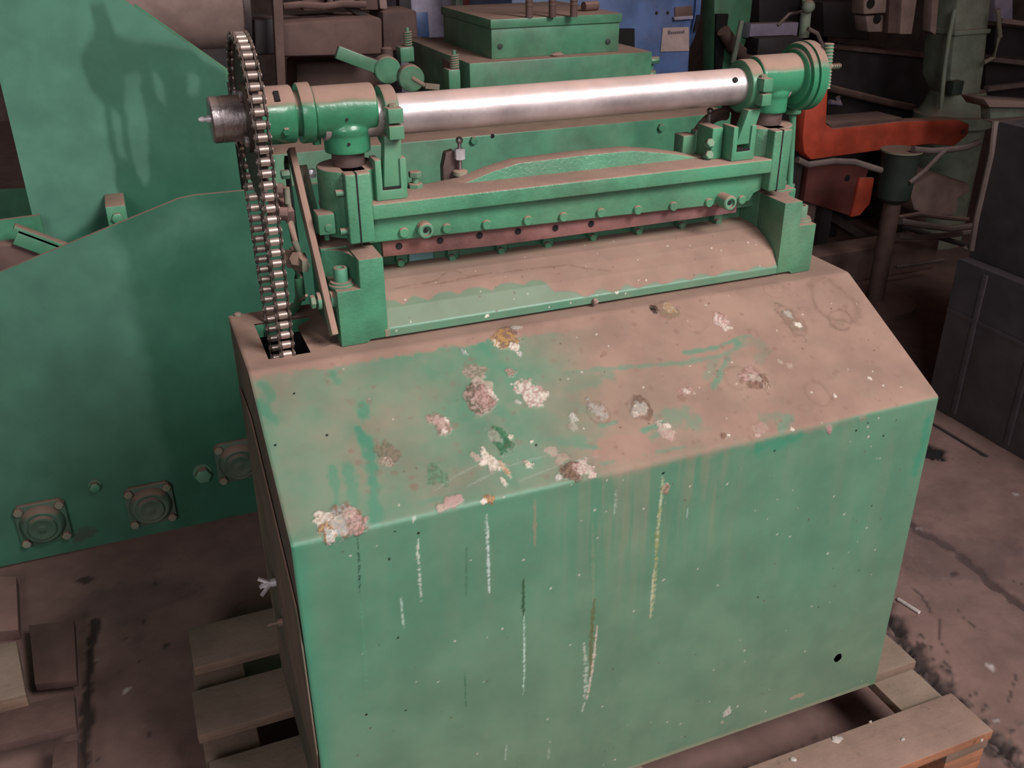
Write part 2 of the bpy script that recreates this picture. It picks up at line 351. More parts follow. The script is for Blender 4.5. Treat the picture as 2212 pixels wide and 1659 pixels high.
# ================================================================ the shear in front
PZ = .145
HF, DS, HT, DT = .7668, .2505, .8975, .4716
LS = math.hypot(DS, HT-HF); CW = 1.05
shear = thing('guillotine_shear', 'dusty green sheet-metal shear with steel shaft and roller chain, standing on the wooden pallet', 'machine', (.525, .235, PZ))
def cabuv(px, py):
    d = ray(px, py); n = np.array([0, -(HT-HF), DS])/LS; A = np.array([0, 0, HF]); t = ((A-CAM)@n)/(d@n); P = CAM+d*t
    v = P[1]/DS*LS
    if v > LS: P = atz(px, py, HT); v = LS+P[1]-DS
    elif v < 0: P = aty(px, py, 0); v = P[2]-HF
    return (P[0], v)
def cabpos(U, V, H):
    def sm(t, r): return np.where(t > r, t, np.where(t < -r, 0, (t+r)**2/(4*r)))
    m0, m1 = sm(V, .007), sm(V-LS, .005); sy, sz = DS/LS, (HT-HF)/LS
    y = sy*(m0-m1)+m1; z = HF+(V-m0)+sz*(m0-m1)
    k0 = smooth(-.007, .007, V); k1 = smooth(-.005, .005, V-LS)
    ny = -(1-k0)-sz*k0*(1-k1); nz = sy*k0*(1-k1)+k1*1.
    # sheet wraps a little round both vertical edges
    e = np.minimum(U, CW-U); wrap = np.where(e < .004, (.004-e)**2/.008, 0)
    return np.stack([U, y+ny*H-ny*wrap*1., z+nz*H-nz*wrap], -1)
HOLES = [(636, 850, 2.2), (706, 940, 2.4), (594, 961, 2.6), (1158, 961, 2.2), (904, 1151, 2.4), (853, 1148, 1.2), (841, 1208, 2.4), (860, 1378, 2.2), (791, 1544, 2.6), (876, 1535, 2.), (1433, 1022, 2.4),
         (1673, 974, 2.2), (1850, 930, 2.2), (1875, 914, 2.), (1908, 942, 2.2), (1883, 1093, 2.2), (1637, 1290, 1.8), (1768, 1311, 1.4), (1855, 1232, 1.5), (1936, 907, 1.8), (795, 1580, 1.2), (1800, 1227, 1.2)]
def paint_cabinet():
    us = np.linspace(0, CW, 601); ss = np.linspace(-(HF-PZ), LS+DT-DS, 644)
    c = Sheet(us, ss); U, V = c.U, c.V; B = cabuv
    # dust on the sloping top
    sl = [(560,812,.85),(600,828,.75),(640,812,.3),(665,835,.3),(690,845,.7),(722,800,.75),(740,850,.5),(800,900,.6),(600,900,.3),(570,870,.15),(650,960,.45),(700,950,.5),(580,1000,.2),(640,1100,.33),(700,1060,.4),(780,1000,.5),
          (850,900,.55),(850,800,.4),(900,850,.5),(950,800,.36),(1000,780,.28),(900,745,.3),(1000,730,.28),(1050,700,.3),(1150,750,.4),(1120,800,.28),(900,1000,.5),(900,1100,.38),(1000,1050,.38),(1000,950,.42),(1080,900,.25),
          (1150,950,.38),(1200,850,.5),(1160,700,.55),(1250,700,.9),(1200,780,.6),(1300,750,1),(1400,700,1),(1500,700,1),(1700,700,1),(1900,800,1),(1300,900,.85),(1300,830,.95),(1400,850,.9),(1350,960,.95),(1250,980,.5),
          (1150,1040,.38),(1300,1010,.7),(1500,850,.95),(1600,850,.95),(1700,880,1),(1500,930,.9),(1800,650,1),(2000,840,1),(1600,950,.95),(1100,1080,.35),(650,1150,.3),(800,1130,.3),(1450,980,.85)]
    f = c.field([(B(x, y), v) for x, y, v in sl], .035, (slice(None), slice(None)))
    n = fbm(U, V, 26, 1)-.5; n2 = fbm(U, V, 9, 12)-.5
    d = f+.45*n*np.where(f < .8, 1, .35)+.25*n2*(f < .9)
    top = V > LS-.004
    d = np.where(top, 1+.2*n, d)
    front = smooth(-.004, .004, V)
    # front sheet: thin film, runs of dust below the fold
    xx = U; col = fbm(U*6, V*.35, 14, 30)
    film = .16+.13*smooth(.1, .6, -V)+.12*(fbm(U, V, 3.5, 44)-.45)
    run = smooth(.42, .7, col)*smooth(.3, .48, U)*(1-smooth(.6, .74, U))*(1-smooth(.02, .3+.15*n2, -V))*.24
    run2 = smooth(.5, .75, fbm(U*3, V*.3, 10, 60))*.07*(1-smooth(.1, .5, -V))
    edgeband = (1-smooth(.0, .014+.03*n, -V))*smooth(.36, .5, U)*(1-smooth(.80, .9, U))*.5
    fd = np.clip(film+run+run2+edgeband, 0, 1)*(1-.85*(1-smooth(0, .03, U)))
    c.dust = np.clip(fd*(1-front)+d*front, 0, 1)
    ln = lambda pts: [B(*p) for p in pts]
    # sheltered strip of thick dust below the press, thin band right at the back fold
    c.stroke_d(ln([(545, 800), (800, 762), (1060, 722), (1300, 690), (1700, 632), (1840, 600)]), .018, 1, seed=2)
    for i, (pts, w, v) in enumerate([
        ([(782, 872), (786, 900)], .011, .08), ([(775, 930), (798, 965), (800, 985)], .012, .0), ([(800, 985), (808, 1060), (812, 1130)], .012, .06),
        ([(716, 1012), (722, 1050)], .008, .12), ([(752, 1010), (760, 1060), (765, 1090)], .012, .15), ([(722, 1020), (728, 1100)], .006, .15),
        ([(720, 808), (727, 820)], .011, .12), ([(560, 865), (585, 905)], .012, .1), ([(565, 830), (585, 860)], .012, .2),
        ([(1200, 810), (1290, 798), (1400, 790), (1480, 783), (1560, 768), (1612, 738)], .006, .3), ([(1480, 762), (1545, 752), (1600, 728)], .006, .15), ([(1590, 742), (1620, 728)], .008, .05),
        ([(1570, 775), (1555, 805), (1540, 835)], .008, .15), ([(1545, 780), (1530, 812)], .01, .55), ([(1210, 820), (1270, 815), (1320, 812)], .012, .45), ([(1225, 840), (1290, 825)], .01, .4),
        ([(1440, 905), (1475, 895), (1500, 915)], .02, .35), ([(1390, 930), (1430, 915)], .007, .05), ([(1405, 945), (1440, 930)], .006, .3), ([(1290, 990), (1350, 985), (1430, 975), (1480, 965)], .004, .35),
        ([(1300, 998), (1345, 992)], .005, .1), ([(1210, 955), (1250, 960), (1290, 968)], .008, .1), ([(1150, 955), (1200, 950), (1260, 950)], .008, .15), ([(1330, 912), (1300, 920)], .006, .1),
        ([(1060, 895), (1080, 930)], .02, .22), ([(1110, 880), (1160, 870)], .015, .25), ([(1190, 875), (1250, 880), (1280, 885)], .016, .45), ([(1080, 945), (1130, 930)], .006, .05),
        ([(1100, 770), (1120, 785)], .012, .2), ([(930, 1075), (1000, 1030), (1040, 1005)], .012, .45), ([(1150, 1030), (1130, 1050)], .012, .2), ([(1650, 905), (1680, 900)], .012, .6), ([(1620, 735), (1660, 760), (1640, 775)], .016, .75),
        ([(905, 1088), (950, 1075)], .006, .1), ([(1700, 905), (1690, 930)], .012, .25)]):
        c.stroke_d(ln(pts), w*1.12, (v*.8+.08) if i < 9 else (v*.75+.22), seed=50+i, soft=.8, rough=.7)
    c.stroke_d(ln([(1300, 985), (1400, 965), (1380, 950), (1310, 960)]), .018, 1, seed=90)
    # the large clean patch on the front under the right fold, and left edge
    c.stroke_d(ln([(1640, 970), (1720, 945)]), .02, .0, seed=91, soft=1); c.stroke_d(ln([(2005, 905), (1995, 960), (1975, 1020)]), .016, 0, seed=92, soft=1)
    # soft pale scratch arcs on the slope
    for pts in ([(940, 1060), (985, 1028), (1040, 1000)], [(1010, 1050), (1100, 1005), (1180, 985)], [(1120, 1040), (1220, 1000), (1300, 985)]):
        c.stroke_c(ln(pts), .002, (.25, .31, .25), .4, seed=7, ns=60)
    # highlight painted as a pale line along the fold
    c.stroke_c([(0.0, 0), (.2, 0), (.40, 0)], .0032, (.15, .33, .23), .4, seed=3, rough=.5, taper=False)
    # droppings and crusts (x, y, r px, kind)
    k = 1/1330.
    wt, wb, br, bd, gy, pk, oc, dg = (.6, .52, .44), (.42, .34, .27), (.2, .11, .075), (.09, .05, .035), (.3, .3, .28), (.42, .25, .23), (.36, .2, .07), (.012, .09, .035)
    for i, (x, y, r, ry, c1, c2, al) in enumerate([
        (1095, 718, 24, 14, bd, br, .7), (1092, 735, 24, 22, oc, br, .95), (1070, 742, 7, 10, wt, oc, 1), (1110, 750, 12, 8, wt, wb, 1), (1122, 764, 6, 6, wt, gy, 1), (1112, 709, 14, 6, wb, gy, .8),
        (1030, 805, 26, 18, br, pk, .55), (1035, 840, 30, 28, pk, wb, .75), (1030, 865, 32, 28, bd, pk, .75), (1045, 862, 20, 20, pk, br, .8), (1060, 850, 8, 14, wt, pk, .8), (1103, 806, 13, 10, pk, br, .8),
        (1148, 852, 26, 24, wt, pk, .85), (1172, 855, 11, 9, wt, wb, 1), (1118, 868, 9, 5, wt, gy, .8), (952, 917, 19, 20, br, pk, .8), (950, 915, 14, 14, pk, wb, .8), (962, 908, 5, 7, wt, wt, .9), (958, 934, 7, 4, wt, wt, .8),
        (838, 975, 24, 22, br, bd, .55), (835, 1000, 12, 10, br, wb, .6), (1082, 950, 24, 24, dg, (.04, .16, .07), .85), (1065, 940, 12, 16, gy, wb, .5), (1102, 945, 7, 7, wt, wb, .9), (1100, 962, 12, 10, bd, dg, .6),
        (1058, 995, 15, 20, wt, wb, 1), (1044, 1000, 9, 5, wt, wt, 1), (1027, 988, 10, 8, wb, pk, .7), (1088, 1010, 6, 16, wb, oc, .9), (1087, 1040, 5, 10, wb, wt, .9), (1142, 1003, 8, 8, wt, pk, .9), (1148, 955, 3, 3, wt, wt, 1),
        (945, 1028, 22, 20, dg, (.06, .2, .1), .5), (740, 1130, 42, 28, br, gy, .9), (735, 1130, 26, 18, gy, wb, .9), (698, 1122, 18, 12, wt, wb, .95), (705, 1150, 12, 18, br, oc, .9), (715, 1158, 10, 14, wt, gy, 1), (770, 1128, 22, 16, br, pk, .8), (755, 1108, 14, 8, wb, pk, .8),
        (975, 1087, 24, 13, pk, pk, .85), (955, 1096, 12, 6, wb, pk, .8), (1057, 1079, 10, 9, oc, br, 1), (1046, 1084, 7, 5, wt, wt, 1), (1195, 975, 14, 10, wb, pk, .6), (1215, 990, 18, 8, pk, wb, .5), (1235, 1020, 22, 16, bd, br, .9),
        (1262, 1012, 18, 16, pk, wt, .7), (1205, 1030, 12, 6, wt, gy, .8), (1280, 1028, 9, 6, wt, pk, .8), (1240, 905, 9, 10, wt, gy, .7), (1240, 922, 10, 10, wb, gy, .6), (1293, 888, 22, 22, br, gy, .65), (1293, 888, 14, 14, wb, gy, .5),
        (1385, 882, 26, 20, br, bd, .7), (1382, 886, 18, 12, wb, gy, .8), (1372, 895, 8, 6, wt, wt, .7), (1435, 928, 14, 18, wb, pk, .8), (1442, 920, 10, 6, wt, wt, .8), (1480, 845, 20, 10, br, pk, .5), (1482, 845, 8, 6, wt, wb, .7), (1475, 860, 9, 8, br, br, .5),
        (1440, 672, 26, 22, (.16, .13, .08), br, .65), (1447, 668, 15, 12, wb, oc, .6), (1556, 695, 18, 16, wt, pk, .85), (1560, 684, 9, 9, br, pk, .8), (1575, 708, 10, 4, wb, wt, .7),
        (1708, 690, 24, 32, (.17, .15, .11), br, .65), (1700, 680, 10, 10, wb, gy, .8), (1722, 703, 9, 8, wt, wt, 1), (1620, 815, 32, 18, br, pk, .7), (1640, 828, 26, 14, bd, br, .75), (1628, 818, 14, 10, wb, wb, .7), (1656, 835, 12, 8, wb, br, .6),
        (1812, 700, 26, 14, (.2, .16, .11), br, .35), (1563, 942, 9, 6, br, bd, .8), (1572, 940, 4, 4, wt, wt, 1), (1635, 940, 8, 5, wb, pk, .8), (1712, 928, 5, 4, wt, wt, .8), (1640, 925, 24, 10, wb, pk, .35),
        (1803, 855, 4, 4, wt, wt, 1), (1878, 818, 5, 4, wt, wt, .9), (1685, 782, 6, 5, wb, wb, .6), (1706, 790, 9, 6, wb, pk, .5), (1003, 762, 6, 8, gy, gy, .7), (1413, 668, 10, 11, bd, (.004, .004, .004), 1), (1005, 760, 2, 2, wt, wt, 1),
        (1438, 1054, 10, 10, pk, br, .8), (1791, 928, 7, 9, pk, (.28, .17, .17), 1), (1865, 900, 10, 8, br, pk, .4), (1572, 1538, 13, 10, wt, gy, .9), (1745, 1545, 4, 8, wt, wt, .8), (1560, 1560, 5, 4, wb, wb, .6)]):
        c.blob(B(x, y), r*k, c1, c2, al, ry=ry*k*1.35, h=.0016 if al > .6 else .0004, seed=i*3+1, ang=.25)
    # rings left by dried drops
    for i, (x, y, r, ry, al) in enumerate([(1800, 650, 58, 62, .42), (1815, 690, 34, 26, .55), (1765, 850, 30, 30, .3), (1672, 625, 28, 24, .25), (1380, 880, 28, 24, .5), (1600, 815, 46, 26, .25), (1710, 690, 28, 38, .35), (1500, 700, 30, 20, .15), (1293, 890, 26, 24, .4), (1740, 880, 22, 8, .4)]):
        c.blob(B(x, y), r*k*1.05, (.14, .08, .055), None, al, ry=ry*k*1.3, seed=200+i, ring=True, rough=.35)
    # fine pale flecks
    rs = np.random.RandomState(4)
    for i in range(230):
        u, v = rs.uniform(.03, CW-.02), rs.uniform(-(HF-PZ), LS); g = rs.uniform(.0008, .0022)
        cc = wt if rs.rand() < .6 else (.1, .06, .04)
        c.blob((u, v), g, cc, None, .75, rough=.5, seed=300+i)
    for i in range(260):
        u, v = rs.uniform(.1, CW-.03), rs.uniform(.0, LS); c.blob((u, v), rs.uniform(.002, .006), (.2, .11, .085), None, rs.uniform(.15, .45), seed=600+i)
    # vertical streaks on the front
    for i, (pts, w, col_, al, bk) in enumerate([
        ([(903, 1155), (902, 1195), (906, 1235), (910, 1300)], .0035, (.55, .6, .5), .9, .42), ([(1052, 1112), (1054, 1170), (1057, 1280)], .0035, (.5, .62, .54), .95, .4), ([(1049, 1115), (1053, 1190)], .004, (.45, .5, .44), .6, .5),
        ([(866, 1290), (869, 1330), (873, 1355)], .0032, (.42, .55, .46), .85, .35), ([(1131, 1250), (1130, 1300), (1131, 1340)], .0045, (.02, .07, .02), .8, 0), ([(1131, 1330), (1133, 1400), (1130, 1500)], .003, (.48, .62, .52), .9, .42),
        ([(773, 1160), (776, 1230), (777, 1290)], .0025, (.01, .05, .03), .85, .45), ([(777, 1290), (782, 1335), (786, 1400), (792, 1500)], .003, (.1, .3, .19), .5, .45), ([(895, 1115), (892, 1128)], .004, (.5, .55, .45), .8, 0),
        ([(1284, 1295), (1280, 1330), (1277, 1390), (1275, 1460)], .007, (.13, .13, .05), .75, .2), ([(1290, 1352), (1285, 1400), (1277, 1460), (1268, 1510)], .004, (.6, .5, .42), .9, .35), ([(1261, 1390), (1266, 1440), (1264, 1510), (1258, 1535)], .006, (.5, .55, .47), .7, .45),
        ([(1433, 1030), (1428, 1080), (1420, 1150), (1416, 1230), (1408, 1330)], .0055, (.42, .4, .2), .7, .4), ([(1431, 1028), (1426, 1090), (1415, 1200)], .0035, (.5, .58, .46), .7, .45), ([(1412, 1230), (1408, 1290), (1404, 1335)], .0035, (.55, .52, .36), .8, .35),
        ([(1424, 1100), (1420, 1150), (1418, 1210)], .006, (.22, .24, .07), .5, .4), ([(1330, 1060), (1329, 1085), (1327, 1115)], .004, (.4, .52, .42), .6, .45), ([(1485, 1098), (1484, 1118)], .002, (.4, .55, .46), .7, .3),
        ([(1094, 1610), (1091, 1645)], .003, (.4, .48, .4), .7, .4), ([(1187, 1602), (1184, 1640)], .005, (.35, .42, .33), .6, .45), ([(1004, 1440), (1006, 1500), (1008, 1545)], .0015, (.02, .1, .05), .6, .3), ([(1008, 1180), (1007, 1290)], .003, (.05, .12, .07), .5, .3),
        ([(1155, 1080), (1155, 1180)], .004, (.33, .24, .17), .6, .3), ([(1280, 1130), (1281, 1300)], .004, (.26, .27, .18), .4, .3)]):
        c.stroke_c(ln(pts), w*.75, tuple(q*.85 for q in col_), al, seed=400+i, rough=.9, ns=260, broken=bk, h=.0003)
    for (x, y, r) in HOLES: c.blob(B(x, y), r*k*1.25, (.003, .004, .003), None, 1, rough=.15, seed=x)
    # greasy dark patch on the flat top near the press foot, worn rim of the bottom edge
    c.blob(B(720, 735), .03, (.07, .045, .035), (.13, .08, .065), .8, ry=.02, seed=77, rough=1.2); c.blob(B(690, 735), .03, (.17, .1, .08), None, .6, ry=.012, seed=78)
    c.stroke_c([(.05, -(HF-PZ)+.003), (1.03, -(HF-PZ)+.003)], .006, (.3, .24, .17), .5, seed=12, ns=40, taper=False)
    c.stroke_c(ln([(1710, 1508), (1735, 1500)]), .008, (.34, .24, .18), .8, seed=13)
    hole = B(1810, 1421)
    def drop(u, v):
        y = v-LS+DS
        s1 = (u > .033) & (u < .094) & (y > .28) & (y < .42) & (v > LS)
        s2 = (u > .033) & (u < .118) & (y > .385) & (y < .42) & (u-.094 < (y-.385)*1.2+.0) & (v > LS)
        return s1 | s2 | (((u-hole[0])/.0085)**2+((v-hole[1])/.0095)**2 < 1)
    return c.build('cabinet_cover', cabpos, M['cabinet'], shear, drop)
cover = paint_cabinet(); tag(cover, 'dusty sloped green cover with bird droppings')
prof = [(.003, PZ), (.003, HF-.002), (DS, HT-.003), (DT-.002, HT-.003), (DT-.002, PZ)]
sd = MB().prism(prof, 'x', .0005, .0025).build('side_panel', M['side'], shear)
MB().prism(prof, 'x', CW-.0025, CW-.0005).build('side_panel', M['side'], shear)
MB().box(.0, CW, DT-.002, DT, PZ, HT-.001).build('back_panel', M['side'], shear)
MB().box(.004, CW-.004, .004, DT-.004, PZ, PZ+.004).build('bottom_frame', M['side'], shear)
# removable plate hung on the left side, with wing nuts
def sp(px, py, X=-.004): p = atx(px, py, X); return p[1], p[2]
pl = MB().prism([(.30, .80), (.02, .655), (.004, .60), (.004, .40), (.03, .33), (.40, .33), (.43, .79)], 'x', -.0035, -.001).build('side_hatch', M['side'], shear)
for (y, z) in ((.26, .52), (.245, .45)):
    w = MB(); w.cyl((-.001, y, z), (-.028, y, z), .003, 10); w.cyl((-.004, y, z), (-.012, y, z), .007, 12)
    if z > .5:
        for a in (-.75, 0, .75): w.bar((-.012, y, z), (-.030, y-.004+.012*math.sin(a), z+.016*math.sin(a)), .004, .005)
    w.build('wing_nut' if z > .5 else 'side_bolt', M['zinc'] if z > .5 else M['side'], pl)
p = atz(507, 679, HT); MB().lathe((p[0]+.004, p[1]-.006, HT-.001), (0, 0, 1), [(0, .006), (.004, .006), (.006, .003)], 16).build('screw_head', M['dustbar'], cover)
# round port beside the fold with light rim
# ---------------------------------------------------------------- press base casting with sloping deck
YF = .28
base = MB()
base.prism([(.281, HT+.005), (.281, .913), (.297, .940), (.322, .955), (.35, .966), (.388, .971), (.60, .971), (.60, HT+.005)], 'x', .205, .925)
base = base.build('base_casting', M['cast'], shear, bevel=.001)
def deckpos(U, V, H):
    ys = np.array([.2795, .2797, .2965, .322, .35, .389]); zs = np.array([.9035, .9145, .9415, .9568, .9678, .9725])
    L = np.concatenate([[0], np.cumsum(np.hypot(np.diff(ys), np.diff(zs)))])
    t = np.clip(V, 0, L[-1]); return np.stack([U, np.interp(t, L, ys)-.0002, np.interp(t, L, zs)+H], -1)
def paint_deck():
    c = Sheet(np.linspace(.208, .915, 560), np.linspace(0, .137, 110)); U, V = c.U, c.V
    edge = .047+.012*np.abs(np.sin(U*62+2*fbm(U, V, 9, 3)))-.038*smooth(.45, .54, U)+.012*(fbm(U, V, 30, 8)-.5)
    d = np.where(V > edge, .98, .5); d = .42+smooth(-.0015, .002, V-edge)*.56
    lip = smooth(.016, .012, V); d = d*(1-smooth(.0, 1, lip)*.75); d = np.where(V < .012, .12+.25*fbm(U, V, 30, 4), d)
    d = np.maximum(d, smooth(.012, .002, U-.208)*.8); d += .12*(fbm(U, V, 18, 6)-.5)-.1*smooth(.1, .137, V)
    c.dust = d
    for i, pts in enumerate([[(.24, .079), (.27, .082), (.285, .081), (.31, .085), (.33, .1), (.345, .1), (.36, .084), (.40, .08)], [(.40, .08), (.47, .079), (.53, .076), (.56, .062), (.6, .05)], [(.30, .075), (.36, .08), (.40, .083)]]):
        c.stroke_c(pts, .0024, (.17, .095, .066), .5, seed=i+3, ns=110, rough=1.5)
    rs = np.random.RandomState(2)
    for i in range(60): c.blob((rs.uniform(.22, .9), rs.uniform(.004, .13)), rs.uniform(.0008, .002), (.6, .55, .48) if rs.rand() < .5 else (.15, .09, .07), None, .8, seed=i)
    c.blob((.372, .008), .0035, (.7, .65, .56), None, 1, seed=2); c.blob((.6, .012), .003, (.6, .55, .48), None, .9, seed=3)
    return c.build('sloping_deck', deckpos, M['cabinet'], base)
paint_deck()
GP = M['cast']
def upright(s):   # s=0 left, 1 right
    X = (lambda x: x) if s == 0 else (lambda x: 1.129-x)
    def bx(m, a, b, *r): a, b = sorted((X(a), X(b))); return m.box(a, b, *r)
    m = MB()
    fr = [(.141, HT+.0005), (.181, HT+.0005), (.186, HT+.005), (.213, HT+.005), (.213, 1.029), (.176, 1.029), (.176, .985), (.141, .985)]
    m.prism([(X(p), q) for p, q in fr], 'y', YF, .352)
    w = MB(); w.prism([(X(p), q) for p, q in [(.136, HT+.005), (.2128, HT+.005), (.2128, 1.0288), (.136, 1.0288)]], 'y', .3525, .44)
    wo = w.build('upright_rear', GP, shear, bevel=.0015)
    w = MB(); w.prism([(X(.1758), .3525), (X(.1758), .30), (X(.172), .322), (X(.164), .338), (X(.152), .347), (X(.137), .3525)], 'z', .985, 1.026); w.build('bolt_recess', GP, wo)
    return m.build('upright', GP, shear, bevel=.0018)
for s in (0, 1):
    u_ = upright(s); X = (lambda x: x) if s == 0 else (lambda x: 1.129-x)
    cx = X(.1545); m = MB(); m.lathe((cx, .308, .9845), (0, 0, 1), [(0, .019), (.003, .019), (.004, .0165), (.007, .0165), (.0072, .0105), (.026, .0105), (.0275, .0095), (.0276, .006), (.024, .0055)], 24)
    m.build('socket_bolt', M['dustbar'] if False else M['greengrey'], u_)
# foot notch strip (shadow gap) is open between the feet: the deck sits 5 mm above the cover
# ---------------------------------------------------------------- moving ram
ZR = 1.098
ram = MB()
ram.box(.2105, .905, .3135, .395, 1.074, ZR)                                   # upper flange
ram.prism([(.205, 1.034), (.88, 1.0225), (.888, 1.036), (.902, 1.04), (.902, 1.08), (.205, 1.08)], 'y', .332, .372)   # web with bolts
for (a, b) in ((.174, .2115), (.903, .939)): ram.box(a, b, .313, .40, 1.042, 1.145)
for x in (.194, .926): ram.lathe((x, .375, 1.045), (0, 0, 1), [(0, .047), (.10, .047)], 36)

ramo = ram.build('ram_beam', M['cast'], shear, bevel=.0028, seg=3)
def hz(px, py, Y): q = aty(px, py, Y); return (q[0], q[2])
hp = [hz(930, 404, .38), hz(1003, 392, .38), hz(1060, 368, .38), hz(1117, 350, .38), hz(1240, 335, .38), hz(1361, 323, .38), hz(1430, 328, .38), hz(1497, 337, .38), hz(1560, 352, .38)]
hp = [(hp[0][0], ZR-.004)]+hp[1:-1]+[(hp[-1][0], ZR-.004)]
MB().prism(hp, 'y', .372, .41).build('stiffening_rib', M['cast'], ramo, bevel=.003)
for x in (.1905, .919):
    m = MB(); m.box(x-.0011, x+.0011, .3122, .33, 1.041, 1.1455); m.build('clamp_slit', M['black'], ramo, smooth=False)
for i, (x, y) in enumerate([(874, 504), (967, 495), (1053, 487), (1142, 478), (1219, 470), (1300, 461), (1380, 455), (1457, 447), (1534, 439), (1605, 433)]):
    q = aty(x, y, .326); MB().lathe((q[0], .333, q[2]), (0, -1, 0), [(0, .0078), (.005, .0078), (.0065, .0066)], 20).build('blade_bolt', M['cast'], ramo)
for (x, y, r, h) in ((922, 500, .0125, .016), (1580, 440, .0125, .03)):
    q = aty(x, y, .332-h); m = MB(); m.lathe((q[0], .333, q[2]), (0, -1, 0), [(0, r), (h-.002, r), (h, r-.002), (h, r*.62), (h-.005, r*.6)], 28)
    m.lathe((q[0], .333, q[2]), (0, -1, 0), [(h-.0052, .0045), (h-.0048, .0045)], 6); m.build('socket_screw', M['greengrey'], ramo)
    MB().lathe((q[0], .333-h+.0046, q[2]), (0, -1, 0), [(0, .0042), (.0005, .0042)], 6).build('hex_socket', M['black'], ramo)
for (x, z) in ((.159, 1.117), (.161, 1.06)):
    MB().cyl((x+.014, .325, z), (x+.002, .325, z), .005, 12).build('clamp_bolt', M['greengrey'], ramo)
for (x, z) in ((.947, 1.126), (.948, 1.05)): MB().cyl((x-.012, .33, z), (x, .33, z), .006, 12).build('clamp_bolt', M['green'], ramo)
# upper blade, set at a shear angle
bl = [hz(828, 555, .345), hz(1075, 530, .345), hz(1252, 506, .345), hz(1500, 472, .345), hz(1590, 459, .345)]
bl = bl+[(bl[-1][0], 1.04), (bl[0][0], 1.05)]
blo = MB().prism(bl, 'y', .345, .356).build('upper_blade', M['rust'], shear, bevel=.0006)
for (x, y) in ((862, 532), (951, 520), (1036, 509), (1119, 500), (1200, 493), (1277, 484)):
    q = aty(x, y, .3445); MB().cyl((q[0], .3449, q[2]), (q[0], .3445, q[2]), .0055, 16).build('blade_hole', M['black'], blo)
MB().prism([(.2, 1.00), (.926, 1.00), (.926, 1.06), (.2, 1.06)], 'y', .372, .378).build('ram_backing', M['cast'], ramo)
# lower blade holder with its clamps
lb = MB(); lb.box(.213, .915, .405, .47, .93, .999); lbo = lb.build('lower_blade_holder', M['green'], shear, bevel=.002)
for (x, y) in ((865, 560), (975, 550), (1080, 535), (1180, 523), (1277, 506), (1375, 494), (1468, 481), (1545, 474)):
    q = aty(x, y-4, .40); m = MB(); m.box(q[0]-.009, q[0]+.009, .39, .406, q[2]-.008, q[2]+.008); m.cyl((q[0]-.004, .392, q[2]-.004), (q[0]-.004, .381, q[2]-.004), .006, 10); m.build('blade_clamp', M['green'], lbo, bevel=.0015)
q0, q1 = aty(883, 553, .404), aty(934, 550, .404); MB().box(q0[0], q1[0], .401, .405, q0[2]-.008, q0[2]+.004).build('pale_strip', M['teal'], lbo)
# ---------------------------------------------------------------- guide posts, T housings and shaft
YS, ZS, RS, ZE = .37, 1.2115, .0292, 1.2235
def xcyl(x0, x1, r, n=48, ch=.0, m=None): return (m or MB()).cyl((x0, YS, ZS), (x1, YS, ZS), r, n, ch=ch)
for i, x in enumerate((.194, .928)):
    MB().cyl((x, YS+.002, 1.14), (x, YS+.002, 1.20), .024, 32).build('guide_post', M['darksteel'], shear)
    m = MB(); hx0, hx1 = (.1465, .236) if i == 0 else (.886, .978)
    m.lathe((hx0, YS, ZE), (1, 0, 0), [(0, .0335), (.002, .0355), (hx1-hx0-.002, .0355), (hx1-hx0, .0335)], 56)
    rl = .0335 if i == 0 else .0285
    m.lathe((x, YS, ZE-.058), (0, 0, 1), [(0, rl), (.025, rl), (.028, rl+.002), (.034, rl+.003), (.05, rl-.004)], 56)
    h = m.build('shaft_housing', M['housing'], shear, smooth=False)
    md = h.modifiers.new('weld', 'REMESH'); md.mode = 'VOXEL'; md.voxel_size = .0013; md.use_smooth_shade = True
    md = h.modifiers.new('fillet', 'SMOOTH'); md.factor = .5; md.iterations = 22
    if i == 0: m = MB(); m.lathe((.1275, YS, ZE), (1, 0, 0), [(0, .0405), (.0015, .0415), (.0175, .0415), (.019, .038)], 56); m.lathe((.150, YS, ZE-.045), (0, 0, 1), [(0, .006), (.03, .01)], 12); m.build('flange_ring', M['housing'], h)
    if i == 0:
        for (px, py) in ((749, 258), (754, 312)):
            q = aty(px, py, YS-.034); MB().lathe((q[0], YS-.03, q[2]), (0, -1, 0), [(0, .0022), (.0058 if py < 300 else .0050, .0022)], 12).build('oil_hole', M['black'], h)
# sleeve left of the housing
sl = MB().lathe((.068, YS, ZE), (1, 0, 0), [(0, .0385), (.001, .0395), (.050, .0395), (.052, .038)], 56); sl.lathe((.118, YS, ZE), (1, 0, 0), [(0, .031), (.012, .031)], 40)
sl = sl.build('shaft_sleeve', M['housing'], shear)
q = aty(582, 222, YS-.036); MB().obox((.097, YS-.0262, ZE+.0292), (.0035, 0, 0), (.0, .006, .0055), (0, -.0016, .0018)).build('keyway', M['black'], sl, smooth=False)
q = aty(618, 285, YS-.032); MB().lathe((q[0], YS-.032, q[2]+.003), (0, -1, -.35), [(0, .0062), (.006, .0062), (.0075, .005)], 6).build('grub_screw', M['housing'], sl)
sh = MB(); sh.cyl((.16, YS, ZS), (.95, YS, ZS), RS, 72); sh.cyl((.05, YS, ZE), (.16, YS, ZE), .027, 32); sh.cyl((.95, YS, ZE), (1.0, YS, ZE), .027, 32); sh = sh.build('drive_shaft', M['steel'], shear)
q = aty(1590, 167, YS-.0275); MB().lathe((q[0], YS-.0235, ZS+.014), (0, -.86, .5), [(0, .0045), (.0042, .0045)], 16).build('oil_hole', M['black'], sh)
